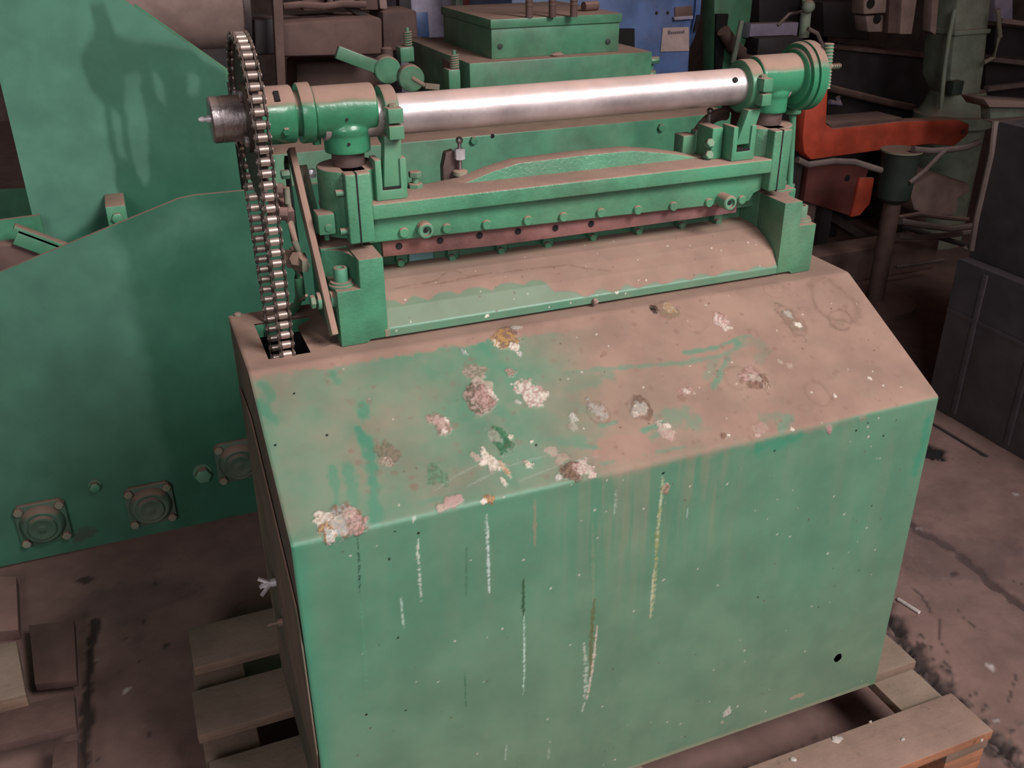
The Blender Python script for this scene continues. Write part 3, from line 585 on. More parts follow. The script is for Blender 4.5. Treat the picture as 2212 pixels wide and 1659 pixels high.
# steel hub at the left end
hb = MB(); hb.lathe((.008, YS, ZE), (1, 0, 0), [(0, .0295), (.002, .0312), (.012, .0312), (.0125, .0306), (.0138, .0306), (.0143, .0312), (.05, .0312)], 56); hb = hb.build('shaft_hub', M['hub'], shear)
g = MB(); g.lathe((.010, YS, ZE+.002), (-1, 0, 0), [(0, .0055), (.006, .0055), (.0062, .0035), (.010, .0035), (.011, .0045), (.015, .003), (.017, .0018)], 12); g.build('grease_nipple', M['zinc'], hb)
# sprocket: toothed disc
T = 42; PR = .0159/(2*math.sin(math.pi/T)); XC = .061
pts = []
for i in range(T):
    for da, rr in ((-.30, PR-.006), (-.12, PR+.0035), (.12, PR+.0035), (.30, PR-.006)):
        w = 2*math.pi*(i+.5+da)/T; pts.append((YS+rr*math.cos(w), ZE+rr*math.sin(w)))
spk = MB().prism(pts, 'x', XC-.004, XC+.004); spk.lathe((XC-.009, YS, ZE), (1, 0, 0), [(0, .047), (.018, .047)], 40)
spk = spk.build('sprocket', M['plate'], shear)
for k_ in range(4):
    w = math.pi/2*k_+.65; MB().hexa((XC-.008, YS+.042*math.cos(w), ZE+.042*math.sin(w)), (-1, 0, 0), .0075, .007).build('sprocket_bolt', M['hub'], spk)
# roller chain, two runs down into the slot
def chain_path():
    y2, z2, r2 = .338, .60, .034; dy, dz = y2-YS, z2-ZE; D = math.hypot(dy, dz); base_a = math.atan2(dz, dy); al = math.acos((PR-r2)/D)
    aF, aB = base_a-al, base_a+al
    pf1 = (YS+PR*math.cos(aF), ZE+PR*math.sin(aF)); pf2 = (y2+r2*math.cos(aF), z2+r2*math.sin(aF))
    pb1 = (YS+PR*math.cos(aB), ZE+PR*math.sin(aB)); pb2 = (y2+r2*math.cos(aB), z2+r2*math.sin(aB))
    P = [pf2]; n = 30
    P += [pf1]
    a0 = aF; a1 = aB-2*math.pi
    P += [(YS+PR*math.cos(a0+(a1-a0)*i/120), ZE+PR*math.sin(a0+(a1-a0)*i/120)) for i in range(1, 121)]
    P += [pb2]
    return np.array(P)
CP = chain_path(); seg = np.hypot(*np.diff(CP, axis=0).T); Lc = np.concatenate([[0], np.cumsum(seg)]); NL = int(Lc[-1]/.0159)
pin = [(np.interp(i*.0159, Lc, CP[:, 0]), np.interp(i*.0159, Lc, CP[:, 1])) for i in range(NL)]
cr, cp_ = MB(), MB()
for i, (y, z) in enumerate(pin):
    cr.cyl((XC-.0068, y, z), (XC+.0068, y, z), .0056, 14, ch=.0008)
    cr.cyl((XC-.0118, y, z), (XC+.0118, y, z), .0026, 8)
    if i+1 < NL:
        y1, z1 = pin[i+1]; d = np.array([y1-y, z1-z]); d /= np.linalg.norm(d); nn = np.array([-d[1], d[0]]); inner = i % 2
        sh_ = []
        for (cy_, cz_, s0) in ((y, z, math.pi/2), (y1, z1, -math.pi/2)):
            for j in range(7):
                w = s0+math.pi*j/6; v = d*math.cos(w)*.0062+nn*math.sin(w)*.0062; sh_.append((cy_+v[0], cz_+v[1]))
            mid = (np.array([y+y1, z+z1])/2)
            sh_.append(tuple(mid+(nn if s0 < 0 else -nn)*.0045))
        xa = .0072 if inner else .0092
        for sg in (-1, 1):
            a, b = sorted((XC+sg*xa, XC+sg*(xa+.0016))); cp_.prism(sh_, 'x', a, b)
ch = cr.build('chain_rollers', M['chain'], shear); cp_.build('chain_links', M['plate'], ch, smooth=False)
# ---------------------------------------------------------------- links hanging from the shaft
def hanger(x0, x1, lx0, lx1, legtop, legbot, ux0, ux1, uz0, uz1, cant=0):
    m = MB(); m.lathe((x0, YS, ZS), (1, 0, 0), [(0, .0405), (.002, .0425), (x1-x0-.002, .0425), (x1-x0, .0405)], 48)
    m.box(lx0, lx1, .312, .345, ZS+.0015-.003, ZS+.022-.003); m.box(lx0, lx1, .312, .345, ZS-.024, ZS-.005)
    a = (legtop[0], .338, legtop[1]); b = (legbot[0], .338, legbot[1])
    m.add([(legtop[0]-.0125, .329, legtop[1]), (legtop[0]+.0125, .329, legtop[1]), (legbot[0]+.0135, .329, legbot[1]), (legbot[0]-.0135, .329, legbot[1]),
           (legtop[0]-.0125, .348, legtop[1]), (legtop[0]+.0125, .348, legtop[1]), (legbot[0]+.0135, .348, legbot[1]), (legbot[0]-.0135, .348, legbot[1])],
          [(0, 1, 2, 3), (7, 6, 5, 4), (0, 4, 5, 1), (1, 5, 6, 2), (2, 6, 7, 3), (3, 7, 4, 0)])
    h = m.build('hanger_clamp', M['green'], shear, bevel=.002)
    MB().lathe(((lx0+lx1)/2, .328, ZS+.019), (0, 0, 1), [(0, .006), (.004, .006), (.0045, .004)], 6).build('clamp_bolt', M['dustbar'], h)
    m = MB(); m.prism([(ux0, uz0+.0005), (ux1, uz0+.0005), (ux1, uz1), (ux1-.0095, uz1), (ux1-.0095, uz0+.016), (ux0+.0095, uz0+.016), (ux0+.0095, uz1), (ux0, uz1)], 'y', .325, .36)
    u = m.build('fork_bracket', M['green'], ramo, bevel=.0015)
    MB().box(ux0+.010, ux1-.010, .3246, .33, uz0+.0162, uz0+.0195).build('fork_gap', M['black'], u, smooth=False)
hanger(.244, .265, .2425, .2645, (.2515, 1.19), (.2475, 1.116), .2215, .268, 1.098, 1.158)
hanger(.860, .884, .8685, .887, (.8695, 1.18), (.8525, 1.124), .829, .874, 1.098, 1.155)
# adjusting bolts and zinc screws on the ram
q = aty(897, 395, .38)
m = MB(); m.hexa((q[0], .38, ZR-.001), (0, 0, 1), .012, .008); m.cyl((q[0], .38, ZR), (q[0], .38, ZR+.022), .005, 12); m.hexa((q[0], .38, ZR+.016), (0, 0, 1), .010, .009); m.build('adjusting_bolt', M['greengrey'], ramo)
for (px, ptop, pmid, pbot) in ((993, 303, 333, 372), (1530, 240, 285, 300)):
    q = aty(px, pmid, .42); zt = aty(px, ptop, .42)[2]; zb = aty(px, pbot, .42)[2]
    m = MB(); m.cyl((q[0], .42, 1.07), (q[0], .42, zt), .0032, 12); m.ball((q[0], .42, zt), .006, nu=10, nv=6); m.build('adjusting_screw', M['hub'], ramo)
    MB().hexa((q[0], .42, q[2]-.008), (0, 0, 1), .0085, .017).build('bright_nut', M['zinc'], ramo)
    m = MB(); m.lathe((q[0], .42, zb-.006), (0, 0, 1), [(0, .010), (.002, .012), (.008, .012), (.010, .008)], 20); m.build('knurled_collar', M['dustbar'], ramo)
    m = MB(); m.prism([(q[0]-.026, 1.06), (q[0]+.006, 1.06), (q[0]+.006, q[2]-.03), (q[0]-.006, q[2]+.005), (q[0]-.02, q[2]+.002), (q[0]-.026, q[2]-.02)], 'y', .428, .445); m.build('screw_bracket', M['darksteel'] if px < 1000 else M['green'], ramo, bevel=.002)
q = aty(1505, 300, .47); m = MB(); m.tube([(q[0]+.055*math.cos(a)+.05, .47, q[2]-.02+.06*math.sin(a)) for a in np.linspace(math.pi*.45, math.pi*1.1, 12)], .011, 12); m.build('stop_hook', M['darksteel'], ramo)
m = MB(); m.box(.806, .827, .352, .40, 1.098, 1.15); m.box(.78, .806, .40, .43, 1.08, 1.13); m.build('right_side_block', M['green'], ramo, bevel=.002)
for z in (1.102, 1.122): MB().hexa((.803, .36, z), (0, -.6, .3), .008, .012).build('lock_nut', M['greengrey'], ramo)
# ---------------------------------------------------------------- eccentric brake at the right end
m = MB(); m.lathe((.966, YS, ZE-.003), (1, 0, 0), [(0, .042), (.003, .046), (.006, .046), (.006, .053), (.013, .056), (.014, .052), (.017, .052), (.017, .057), (.033, .057), (.036, .052), (.037, .03)], 64)
ec = m.build('brake_drum', M['housing'], shear)
a_, b_ = aty(1791, 95, .335), aty(1783, 190, .335)
m = MB(); m.cyl((a_[0], .335, a_[2]), (b_[0], .335, b_[2]), .0075, 14); pts = []
for i in range(14):
    t = i/13; c_ = a_*(1-t)+b_*t; m.lathe((c_[0], .335, c_[2]-.0012), (0, 0, 1), [(0, .0075), (.0012, .0088), (.0024, .0075)], 14)
m.build('tension_screw', M['greengrey'], ec)
a_, b_ = aty(1757, 146, .33), aty(1815, 142, .33); m = MB(); m.tube([a_, (a_+b_)/2, b_], .0035, 10)
for t in (.7, .78, .86, .93): m.lathe(a_*(1-t)+b_*t, b_-a_, [(0, .0035), (.001, .0052), (.002, .0035)], 10)
m.build('dusty_stud', M['dustbar'], ec)

a_, b_ = aty(1713, 240, .40), aty(1705, 402, .40)
m = MB(); m.cyl(a_, b_, .0062, 14); m.lathe((a_[0], .40, a_[2]-.006), (0, 0, 1), [(0, .010), (.003, .014), (.014, .014)], 20); m.box(b_[0]-.016, b_[0]+.008, .395, .405, b_[2]-.004, b_[2]+.004); m.build('support_rod', M['green'], shear)
m = MB(); m.box(.94, .958, .37, .42, 1.03, 1.06); m.build('rod_bracket', M['green'], ramo, bevel=.001)
# ---------------------------------------------------------------- linkage on the left of the press
A1, A2 = atx(628, 322, .118), atx(722, 724, .1305)
mid = MB(); d = A2-A1; d /= np.linalg.norm(d)
mid.bar(A1, A2, .012, .010, up=(1, 0, 0)) if False else mid.bar(A1, A2, .0095, .018)
lev = mid.build('dusty_flat_bar', M['dustbar'], shear, bevel=.001)
q = atx(704, 648, .1285)
m = MB(); m.cyl((q[0]-.022, q[1], q[2]), (q[0]+.018, q[1], q[2]), .0045, 12); m.hexa((q[0]-.016, q[1], q[2]), (-1, 0, 0), .010, .007); m.cyl((q[0]-.013, q[1], q[2]), (q[0]-.008, q[1], q[2]), .013, 20); m.cyl((q[0]+.006, q[1], q[2]), (q[0]+.013, q[1], q[2]), .013, 18); m.build('pivot_bolt', M['greengrey'], lev)
a_, b_ = atx(652, 357, .135), atx(688, 505, .142); m = MB().bar(a_, b_, .015, .005); m.build('green_guide_bar', M['greengrey'], shear, bevel=.001)
q = atx(667, 375, .14); MB().hexa(q, (1, 0, 0), .007, .01).build('zinc_bolt_head', M['zinc'], shear)
q = atx(625, 376, .11); MB().hexa(q, (-1, 0, 0), .007, .012).build('bolt_head', M['greengrey'], shear)
m = MB().bar(atx(618, 345, .112), atx(655, 640, .12), .006, .03); m.build('dark_back_bar', M['darkgreen'], shear)
m = MB(); m.tube([atx(618, 405, .1), atx(622, 440, .1), atx(628, 480, .1), atx(636, 520, .1), atx(645, 545, .105)], .005, 10); m.build('pull_rod', M['dustbar'], shear)
m = MB()
for (x, y, r) in ((612, 412, .011), (607, 438, .013), (600, 450, .012), (622, 462, .010), (608, 466, .008), (596, 470, .007)): q = atx(x, y, .095); m.hexa(q, (-1, .2, .1), r, .014)
m.bar(atx(600, 420, .095), atx(628, 470, .1), .012, .02); m.build('linkage_knuckle', M['brown'], shear, bevel=.001)
m = MB(); c0 = atx(640, 562, .1)
for i, (x, y) in enumerate(((633, 555), (640, 565), (650, 560), (655, 572))): q = atx(x, y, .1+.004*i); m.hexa(q, (-.5, -.6, .3), .012, .016)
m.bar(atx(632, 545, .1), atx(660, 575, .11), .010, .02); m.build('rod_end_joint', M['dustbar'], shear, bevel=.001)
m = MB(); m.tube([atx(638, 570, .1), atx(645, 600, .1), atx(647, 640, .1), atx(641, 660, .098), atx(620, 690, .095), atx(606, 712, .09), atx(606, 760, .088)], [.0065]*3+[.006, .007, .007, .007], 10); m.build('green_cable', M['green'], shear)
m = MB(); m.tube([atx(662, 638, .1), atx(640, 655, .098), atx(618, 662, .095), atx(600, 668, .09)], .002, 8); m.build('thin_wire', M['dustbar'], shear)
q = aty(703, 480, .34); m = MB(); m.box(q[0]-.012, q[0]+.012, .33, .365, q[2]-.016, q[2]+.014); m.lathe((q[0]+.002, .331, q[2]-.006), (0, -1, 0), [(0, .006), (.003, .006)], 12); m.cyl((q[0]+.002, .35, q[2]-.03), (q[0]+.002, .35, q[2]-.01), .004, 10); b_ = m.build('limit_stop', M['green'], shear, bevel=.0012)
q = aty(697, 440, .37); MB().cyl(q, q+np.array([.018, .01, 0]), .009, 16).build('stop_plunger', M['brown'], b_)
# loose lumps of dirt on the cover
for i, (px, py, r) in enumerate(((1286, 652, .0055), (1791, 929, .005))):
    if py < 700: q = aty(px, py, .276); MB().ball((q[0], .276, q[2]), r, r, r*1.2, 8, 6, .25).build('clay_lump', M['pale'], shear)
# green back strip of the slot; black sheets added to darken the interior
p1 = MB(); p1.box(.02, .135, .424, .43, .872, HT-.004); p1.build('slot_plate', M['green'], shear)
MB().box(.006, .16, .4305, .434, .5, HT-.004).box(.15, .154, .27, .43, .5, HT-.004).box(.012, .016, .27, .43, .5, HT-.004).build('slot_shade_box', M['black'], shear)
# ================================================================ pallet under the shear
pal = thing('wooden_pallet', 'dusty wooden pallet under the sloping green shear', 'pallet', (.5, .245, 0))
for i, (a, b) in enumerate(((-.174, -.073), (.017, .130), (.180, .297), (.363, .481), (.544, .668))):
    dx = (.0, .0, .006, -.006, .004)[i]
    MB().box(-.165+dx, 1.167-abs(dx), a, b, .1232, .1448).build('deck_board', M['woodfresh'] if i == 0 else M['wood'], pal, bevel=.0025)
for (a, b) in ((-.165, -.068), (.45, .55), (1.066, 1.165)):
    MB().box(a, b, -.172, .666, .1015, .1228).build('cross_board', M['wood'], pal, bevel=.002)
    for (c, d) in ((-.17, -.07), (.19, .29), (.56, .66)): MB().box(a+.003, b-.003, c, d, .0225, .101).build('block', M['woodfresh'] if c < 0 else M['wood'], pal, bevel=.002)
for (c, d) in ((-.17, -.07), (.19, .29), (.56, .66)): MB().box(-.165, 1.165, c, d, .001, .022).build('runner_board', M['wood'], pal, bevel=.002)
for (x, y, r) in ((1808, 1598, .011), (1713, 1642, .006), (1950, 1598, .004), (1880, 1560, .003), (2120, 1600, .003)):
    q = atz(x, y, .1448); m = MB(); m.ball((q[0], q[1], .1455), r, r*.7, .003, 10, 6, .3); m.build('dropping', M['white'], pal)
def P2(pts, Y): r = [aty(x, y, Y) for x, y in pts]; return [(p[0], p[2]) for p in r]
def slab(pts, Y, t, m=None): return (m or MB()).prism(P2(pts, Y), 'y', Y, Y+t)
def single(m, name, mat, label, cat, group=None, bevel=0): o = m.build(name, M[mat], None, bevel=bevel); return tag(o, label, cat, group)
def tb(px, Y, r, n=10, m=None): return (m or MB()).tube([aty(x, y, yy) for (x, y, yy) in [(q+(Y,))[:3] for q in px]], r, n)

# ================================================================ left: big green plate machine
pm = thing('plate_frame_machine', 'large green machine with tall slanted plate and round flange bearings, behind left of the shear', 'machine', (-.1, 1.35, 0))
def ztop(x): return np.interp(x, [-.95, -.411, -.015, .02, .36], [.60, .768, .889, .893, .890])
def paint_front():
    us = np.linspace(-.95, .36, 330); ss = np.linspace(0, 1, 220); c = Sheet(us, ss); U = c.U; Z = c.V*ztop(U)
    e = smooth(-.18, -.13, U+.05*(fbm(U, Z, 6, 2)-.5)); d = .52*(1-e)+.14*e; d += .3*(fbm(U, Z, 5, 4)-.5)+.1*(fbm(U, Z, 40, 5)-.5)  # shadow edge painted in: right part darker through the dust mask
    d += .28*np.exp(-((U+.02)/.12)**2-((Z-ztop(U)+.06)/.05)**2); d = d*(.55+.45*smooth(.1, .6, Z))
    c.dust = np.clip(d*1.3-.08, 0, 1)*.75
    for (x, y) in ((180, 1165), (500, 1140)): q = aty(x, y, 1.25); c.blob((q[0], q[2]/ztop(q[0])), .03, (.06, .035, .03), al=.5, seed=x)
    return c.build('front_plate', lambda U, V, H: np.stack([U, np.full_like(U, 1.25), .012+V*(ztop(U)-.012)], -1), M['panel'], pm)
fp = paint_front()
xs = [-.95, -.411, -.015, .02, .36]
MB().prism([(-.95, .012)]+[(x, float(ztop(x))) for x in xs]+[(.36, .012)], 'y', 1.2505, 1.262).build('front_plate_edge', M['green'], pm)
def paint_tall():
    us = np.linspace(-.34, .147, 240); ss = np.linspace(0, 1, 300); c = Sheet(us, ss); zt = np.interp(us, [-.34, -.12, -.05, .147], [1.37, 1.357, 1.298, 1.135]); c.zt = zt
    U = c.U; Z = .3+c.V*(zt[None, :]-.3)
    n = .05*(fbm(U, Z, 14, 2)-.5)
    # clean oily paint: runs spreading from the top, with dusted paint between them
    px = lambda x, y: (lambda q: (q[0], q[2]))(aty(x, y, 1.45))
    def inpoly(pts):
        P = [px(*p) for p in pts]; ins = np.zeros(U.shape, bool); uu, zz = U+n*.6, Z+n*.4; j = len(P)-1
        for i in range(len(P)):
            (x1, y1), (x2, y2) = P[i], P[j]
            k = ((y1 > zz) != (y2 > zz)) & (uu < (x2-x1)*(zz-y1)/((y2-y1) if abs(y2-y1) > 1e-9 else 1e-9)+x1); ins ^= k; j = i
        return ins.astype(float)
    oil_shade = inpoly([(190, 10), (205, 60), (170, 120), (178, 150), (225, 230), (240, 320), (258, 420), (300, 480), (600, 480), (600, 200), (440, 130), (360, 95), (300, 85), (250, 70), (225, 5)])
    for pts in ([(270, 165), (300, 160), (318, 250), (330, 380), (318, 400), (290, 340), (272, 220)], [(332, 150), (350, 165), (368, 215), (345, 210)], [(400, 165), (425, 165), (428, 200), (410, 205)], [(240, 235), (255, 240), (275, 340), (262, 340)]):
        oil_shade = oil_shade*(1-.75*inpoly(pts))
    oil_shade = np.maximum(oil_shade, inpoly([(0, 600), (100, 545), (250, 440), (600, 420), (600, 700)]))  # front plate's shadow on the tall plate, painted into the same mask
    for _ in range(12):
        oil_shade[1:-1, 1:-1] = (oil_shade[1:-1, 1:-1]*4+oil_shade[:-2, 1:-1]+oil_shade[2:, 1:-1]+oil_shade[1:-1, :-2]+oil_shade[1:-1, 2:])/8
    d = .47*(1-oil_shade)+.14*oil_shade+.12*(fbm(U, Z, 8, 8)-.5); d *= (1-.2*oil_shade)
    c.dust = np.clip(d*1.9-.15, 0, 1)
    z2 = zt
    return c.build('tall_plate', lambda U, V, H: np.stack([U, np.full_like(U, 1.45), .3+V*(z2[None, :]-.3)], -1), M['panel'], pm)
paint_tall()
MB().prism([(-.34, .02), (.147, .02), (.147, 1.135), (-.05, 1.298), (-.12, 1.357), (-.34, 1.37)], 'y', 1.4505, 1.462).build('tall_plate_edge', M['green'], pm)
MB().prism([(-.03, 1.25), (.16, 1.095), (.16, 1.128), (-.03, 1.287)], 'y', 1.50, 1.512).build('second_plate', M['green'], pm)
MB().prism([(-1.0, .02), (-.31, .02)]+P2([(86, 465), (-60, 484)], 1.40), 'y', 1.40, 1.412).build('middle_plate', M['green'], pm)
MB().prism([(-1.1, .02), (-.3, .02)]+P2([(90, 404), (-60, 412)], 1.75), 'y', 1.75, 1.762).build('rear_plate', M['green'], pm)
m = MB(); a_, b_ = aty(30, 490, 1.33), aty(150, 535, 1.33); m.bar(a_, b_, .03, .012); m.bar(a_-np.array([0, .012, .02]), b_-np.array([0, .012, .02]), .006, .035); m.build('angle_bar', M['green'], pm, bevel=.001)
q = aty(252, 458, 1.36); m = MB(); m.box(q[0]-.022, q[0]+.022, 1.33, 1.45, q[2]-.04, q[2]+.022); o_ = m.build('bracket', M['green'], pm, bevel=.002)
MB().hexa((q[0], 1.331, q[2]-.005), (0, -1, 0), .013, .012).build('hex_bolt', M['green'], o_)
q = aty(60, 570, 1.34); MB().box(q[0]-.06, q[0]+.05, 1.33, 1.38, q[2]-.06, q[2]+.05).build('brown_block', M['brown'], pm)
for (x, y) in ((92, 1138), (326, 1098), (518, 1003)):
    q = aty(x, y, 1.22); cx_, cz_ = q[0], q[2]
    m = MB(); s_ = .058; m.prism([(cx_-s_, cz_-s_+.012), (cx_-s_+.012, cz_-s_), (cx_+s_-.012, cz_-s_), (cx_+s_, cz_-s_+.012), (cx_+s_, cz_+s_-.012), (cx_+s_-.012, cz_+s_), (cx_-s_+.012, cz_+s_), (cx_-s_, cz_+s_-.012)], 'y', 1.236, 1.2495)
    m.lathe((cx_, 1.2495, cz_), (0, -1, 0), [(0, .052), (.018, .052), (.034, .044), (.036, .040), (.034, .036), (.034, .033), (.042, .032), (.043, .026), (.041, .022), (.041, .01), (.043, .008)], 40)
    fb = m.build('flange_bearing', M['oldgreen'], pm, bevel=.002)
    for i in (-1, 1):
        for j in (-1, 1): MB().hexa((cx_+i*.046, 1.237, cz_+j*.046), (0, -1, 0), .011, .012).build('flange_bolt', M['dustbar'], fb)
for (x, y, r) in ((205, 1052, .013), (438, 1024, .02)):
    q = aty(x, y, 1.24); m = MB(); m.lathe((q[0], 1.25, q[2]), (0, -1, 0), [(0, r*1.2), (.004, r*1.2)], 18); m.hexa((q[0], 1.246, q[2]), (0, -1, 0), r, r*1.1); m.build('hex_bolt', M['greengrey'], pm)
# ================================================================ behind the shaft: green gearbox machine
gm = thing('gearbox_machine', 'green dust-topped machine with lidded box and spring posts, standing behind the steel shaft', 'machine', (.95, 1.7, 0))
m = MB(); zt = aty(1370, 262, 1.5)[2]; m.box(.17, 1.64, 1.5, 1.80, .05, zt); body = m.build('body', M['green'], gm, bevel=.004)
for (x, y, r) in ((1022, 303, .011), (1427, 275, .012), (1012, 300, .0)):
    if r: q = aty(x, y, 1.5); MB().hexa((q[0], 1.5005, q[2]), (0, -1, 0), r, .012).build('hex_bolt', M['green'], body)
q = aty(1064, 294, 1.5); MB().cyl((q[0], 1.502, q[2]), (q[0], 1.4992, q[2]), .006, 16).build('screw_hole', M['black'], body)
YB = 1.64; e0, e1 = aty(1014, 131, YB), aty(1409, 117, YB); zb = (e0[2]+e1[2])/2
m = MB(); m.box(e0[0], e1[0], YB, YB+.62, zt, zb); blk = m.build('gearbox', M['green'], gm, bevel=.003)
m = MB(); m.box(e1[0], e1[0]+.03, YB+.04, YB+.10, zb-.12, zb-.03); m.hexa((e1[0]+.01, YB+.03, zb-.03), (1, 0, 0), .012, .03); m.hexa((e1[0]+.0, YB+.03, zb-.07), (1, 0, 0), .012, .03); m.build('side_lug', M['green'], blk, bevel=.002)
g0, g1 = aty(1062, 116, YB+.05), aty(1336, 108, YB+.05); l0 = aty(1062, 42, YB+.05); zl = l0[2]; lm = aty(1062, 63, YB+.05)[2]
bk = atz(937, 14, zl)
m = MB(); m.box(g0[0], g1[0], YB+.05, bk[1]-.01, zb, lm); bx_ = m.build('cover_box', M['green'], blk, bevel=.002)
m = MB(); m.box(g0[0]-.004, g1[0]+.005, YB+.044, bk[1], lm+.001, zl); m.build('lid', M['green'], blk, bevel=.002)
for (x, y) in ((1080, 100), (1313, 90)): q = aty(x, y, YB+.05); MB().lathe((q[0], YB+.0505, q[2]), (0, -1, 0), [(0, .008), (.004, .008), (.005, .005)], 12).build('cover_screw', M['darkgreen'], blk)
q = aty(1205, 114, YB+.03); MB().ball((q[0], YB+.03, zb+.004), .02, .012, .008, 10, 6, .2).build('dirt_lump', M['pale'], blk)
for x in (1143, 1193, 1239):
    q = atz(x, 38-(x-1143)*.02, zl); q[1] += .0; m = MB(); m.cyl((q[0], q[1], zl), (q[0], q[1], zl+.13), .0105, 16)
    for i in range(9): m.lathe((q[0], q[1], zl+.03+i*.011), (0, 0, 1), [(0, .0105), (.003, .0118), (.006, .0105)], 14)
    m.build('stud', M['brown'], blk)
q = atz(1273, 24, zl); m = MB(); m.cyl((q[0]-.02, q[1], zl+.014), (q[0]+.03, q[1]+.01, zl+.014), .014, 12); m.build('loose_plug', M['brown'], blk)
# rail on the left of the gearbox with springs, lugs, knob discs and lever
r0, r1 = atz(1002, 128, zb-.01), atz(893, 76, zb-.01)
m = MB(); m.bar((r0[0]-.02, r0[1], zb-.03), (r1[0]-.0, r1[1], zb-.03), .05, .03); m.build('side_rail', M['brown'], blk, bevel=.003)
for (x, y0, y1, yb, w, Y) in ((978, 118, 148, 190, .017, 1.58), (877, 68, 100, 132, .022, 1.95)):
    t_, b_, c_ = aty(x+3, y0, Y), aty(x+3, y1, Y), aty(x, yb, Y); m = MB(); nT = 6
    pts = [(t_[0]+.011*math.cos(a), Y+.011*math.sin(a), b_[2]+(t_[2]-b_[2])*a/(2*math.pi*nT)) for a in np.linspace(0, 2*math.pi*nT, 90)]
    m.tube(pts, .0028, 6); m.cyl((t_[0], Y, b_[2]), (t_[0], Y, t_[2]+.012), .0055, 10); m.build('spring', M['greengrey'], blk)
    m = MB(); m.box(c_[0]-w, c_[0]+w, Y-.02, Y+.03, c_[2], b_[2]); m.build('spring_lug', M['green'], blk, bevel=.003)
for (x, y, r, Y, t) in ((842, 152, .038, 1.72, .05), (892, 170, .036, 1.60, .035)):
    q = aty(x, y, Y); MB().lathe((q[0], Y+t, q[2]), (-.1, -1, 0), [(0, r), (t-.003, r), (t, r-.003)], 36).build('knob_disc', M['green'], blk)
a_, b_ = aty(727, 112, 1.74), aty(832, 152, 1.74); MB().bar(a_, b_, .02, .036).build('hand_lever', M['green'], blk, bevel=.003)
a_, b_ = aty(890, 168, 1.56), aty(918, 185, 1.55); c_ = aty(948, 188, 1.55); m = MB(); m.cyl(a_, b_, .006, 10); m.bar(b_, c_, .012, .014); m.build('lever_pin', M['dustbar'], blk)
q = aty(836, 112, 1.9); MB().lathe((q[0], 1.9, q[2]-.02), (0, 0, 1), [(0, .018), (.03, .018), (.034, .01)], 16).build('cap', M['brown'], blk)
q = aty(590, 350, 1.3); MB().box(q[0]-.02, q[0]+.022, 1.46, 1.499, q[2]-.05, q[2]+.05).build('brown_cover', M['brown'], gm, bevel=.004)

# ================================================================ back left: dusty drum, brown machine
dr = thing('dusty_drum', 'pink-brown dusty drum with a pale rim, lying behind the tall green plate', 'drum', (.1, 2.3, .85))
a_ = aty(533, 40, 2.3)[0]; zc = aty(480, 128, 2.3)[2]+.2
m = MB(); m.cyl((-.45, 2.45, zc), (a_-.01, 2.45, zc), .2, 48); m.build('shell', M['pale'], dr)
m = MB(); m.lathe((a_-.01, 2.45, zc), (1, 0, 0), [(0, .2), (.0, .207), (.02, .207), (.02, .18)], 48); m.build('rim', M['hub'], dr)
m = MB(); m.box(-.3, .25, 2.35, 2.6, .2, zc-.15); m.build('cradle', M['dark'], dr)
bm_ = thing('rusty_press_table', 'brown dust-covered iron machine with boxy beam, beside the drum behind the chain', 'machine', (.62, 2.45, 0))
slab([(604, 52), (826, 38), (828, 118), (606, 124)], 2.3, .28).build('box_beam', M['brown'], bm_, bevel=.012)
slab([(640, 138), (832, 134), (836, 200), (640, 200)], 2.5, .2).build('lower_beam', M['brown'], bm_, bevel=.01)
slab([(588, -30), (610, -30), (618, 200), (600, 200)], 2.24, .03).build('upright_post', M['brown'], bm_, bevel=.003)
slab([(548, 42), (598, 40), (602, 118), (552, 120)], 2.35, .2).build('grey_block', M['dark'], bm_, bevel=.01)
slab([(826, 25), (900, 22), (905, 108), (828, 112)], 2.55, .2).build('side_block', M['brown'], bm_, bevel=.01)
m = MB(); m.box(.3, 1.0, 2.5, 2.9, 0, .8); m.build('base', M['dark'], bm_)
slab([(560, 180), (980, 160), (980, 420), (560, 420)], 2.2, .02)
for i, (x0, x1, y0, y1, mt) in enumerate(((652, 700, -20, 24, 'brown'), (708, 732, -5, 20, 'pale'), (740, 765, -10, 16, 'pale'), (775, 815, -15, 22, 'brown'), (818, 835, -10, 20, 'pale'))):
    slab([(x0, y0), (x1, y0), (x1+3, y1), (x0+3, y1)], 2.45+.03*i, .08).build('iron_offcut', M[mt], bm_, bevel=.006)
m = tb([(612, 14), (650, 10), (700, 14), (740, 8), (790, 10)], 2.38, .012); m.build('bent_pipe', M['brown'], bm_)
slab([(690, -20), (720, -15), (800, 35), (780, 40)], 2.4, .05).build('slanted_brace', M['dark'], bm_, bevel=.006)

# ================================================================ back: blue motor unit
bl_ = thing('blue_motor_unit', 'blue painted motor unit with pale label, behind the green gearbox', 'machine', (1.7, 2.5, 0))
slab([(1105, -60), (1500, -60), (1488, 160), (1475, 420), (1105, 420)], 2.3, .45).build('housing', M['blue'], bl_, bevel=.01)
q = aty(1492, 20, 2.3); ex, ey, ez = q[0]+.03, 2.562, 1.14
m = MB(); m.lathe((ex, ey, ez), (1, 0, 0), [(-.05, .235), (.0, .235), (.0, .25), (.022, .25), (.022, .235), (.035, .222), (.05, .17), (.056, .08)], 56); en = m.build('end_bell', M['blue'], bl_)
for w in (-.2, .25, .7):
    MB().obox((ex+.012, ey-.2505*math.cos(w), ez-.2505*math.sin(w)), (.007, 0, 0), (0, .004, .002), (0, -.004, .03)).build('vent_slot', M['black'], en)
slab([(1432, 60), (1488, 58), (1489, 110), (1427, 112)], 2.295, .004).build('label_plate', M['label'], bl_, bevel=.001)
Lp = bl_.children[-1] if False else None
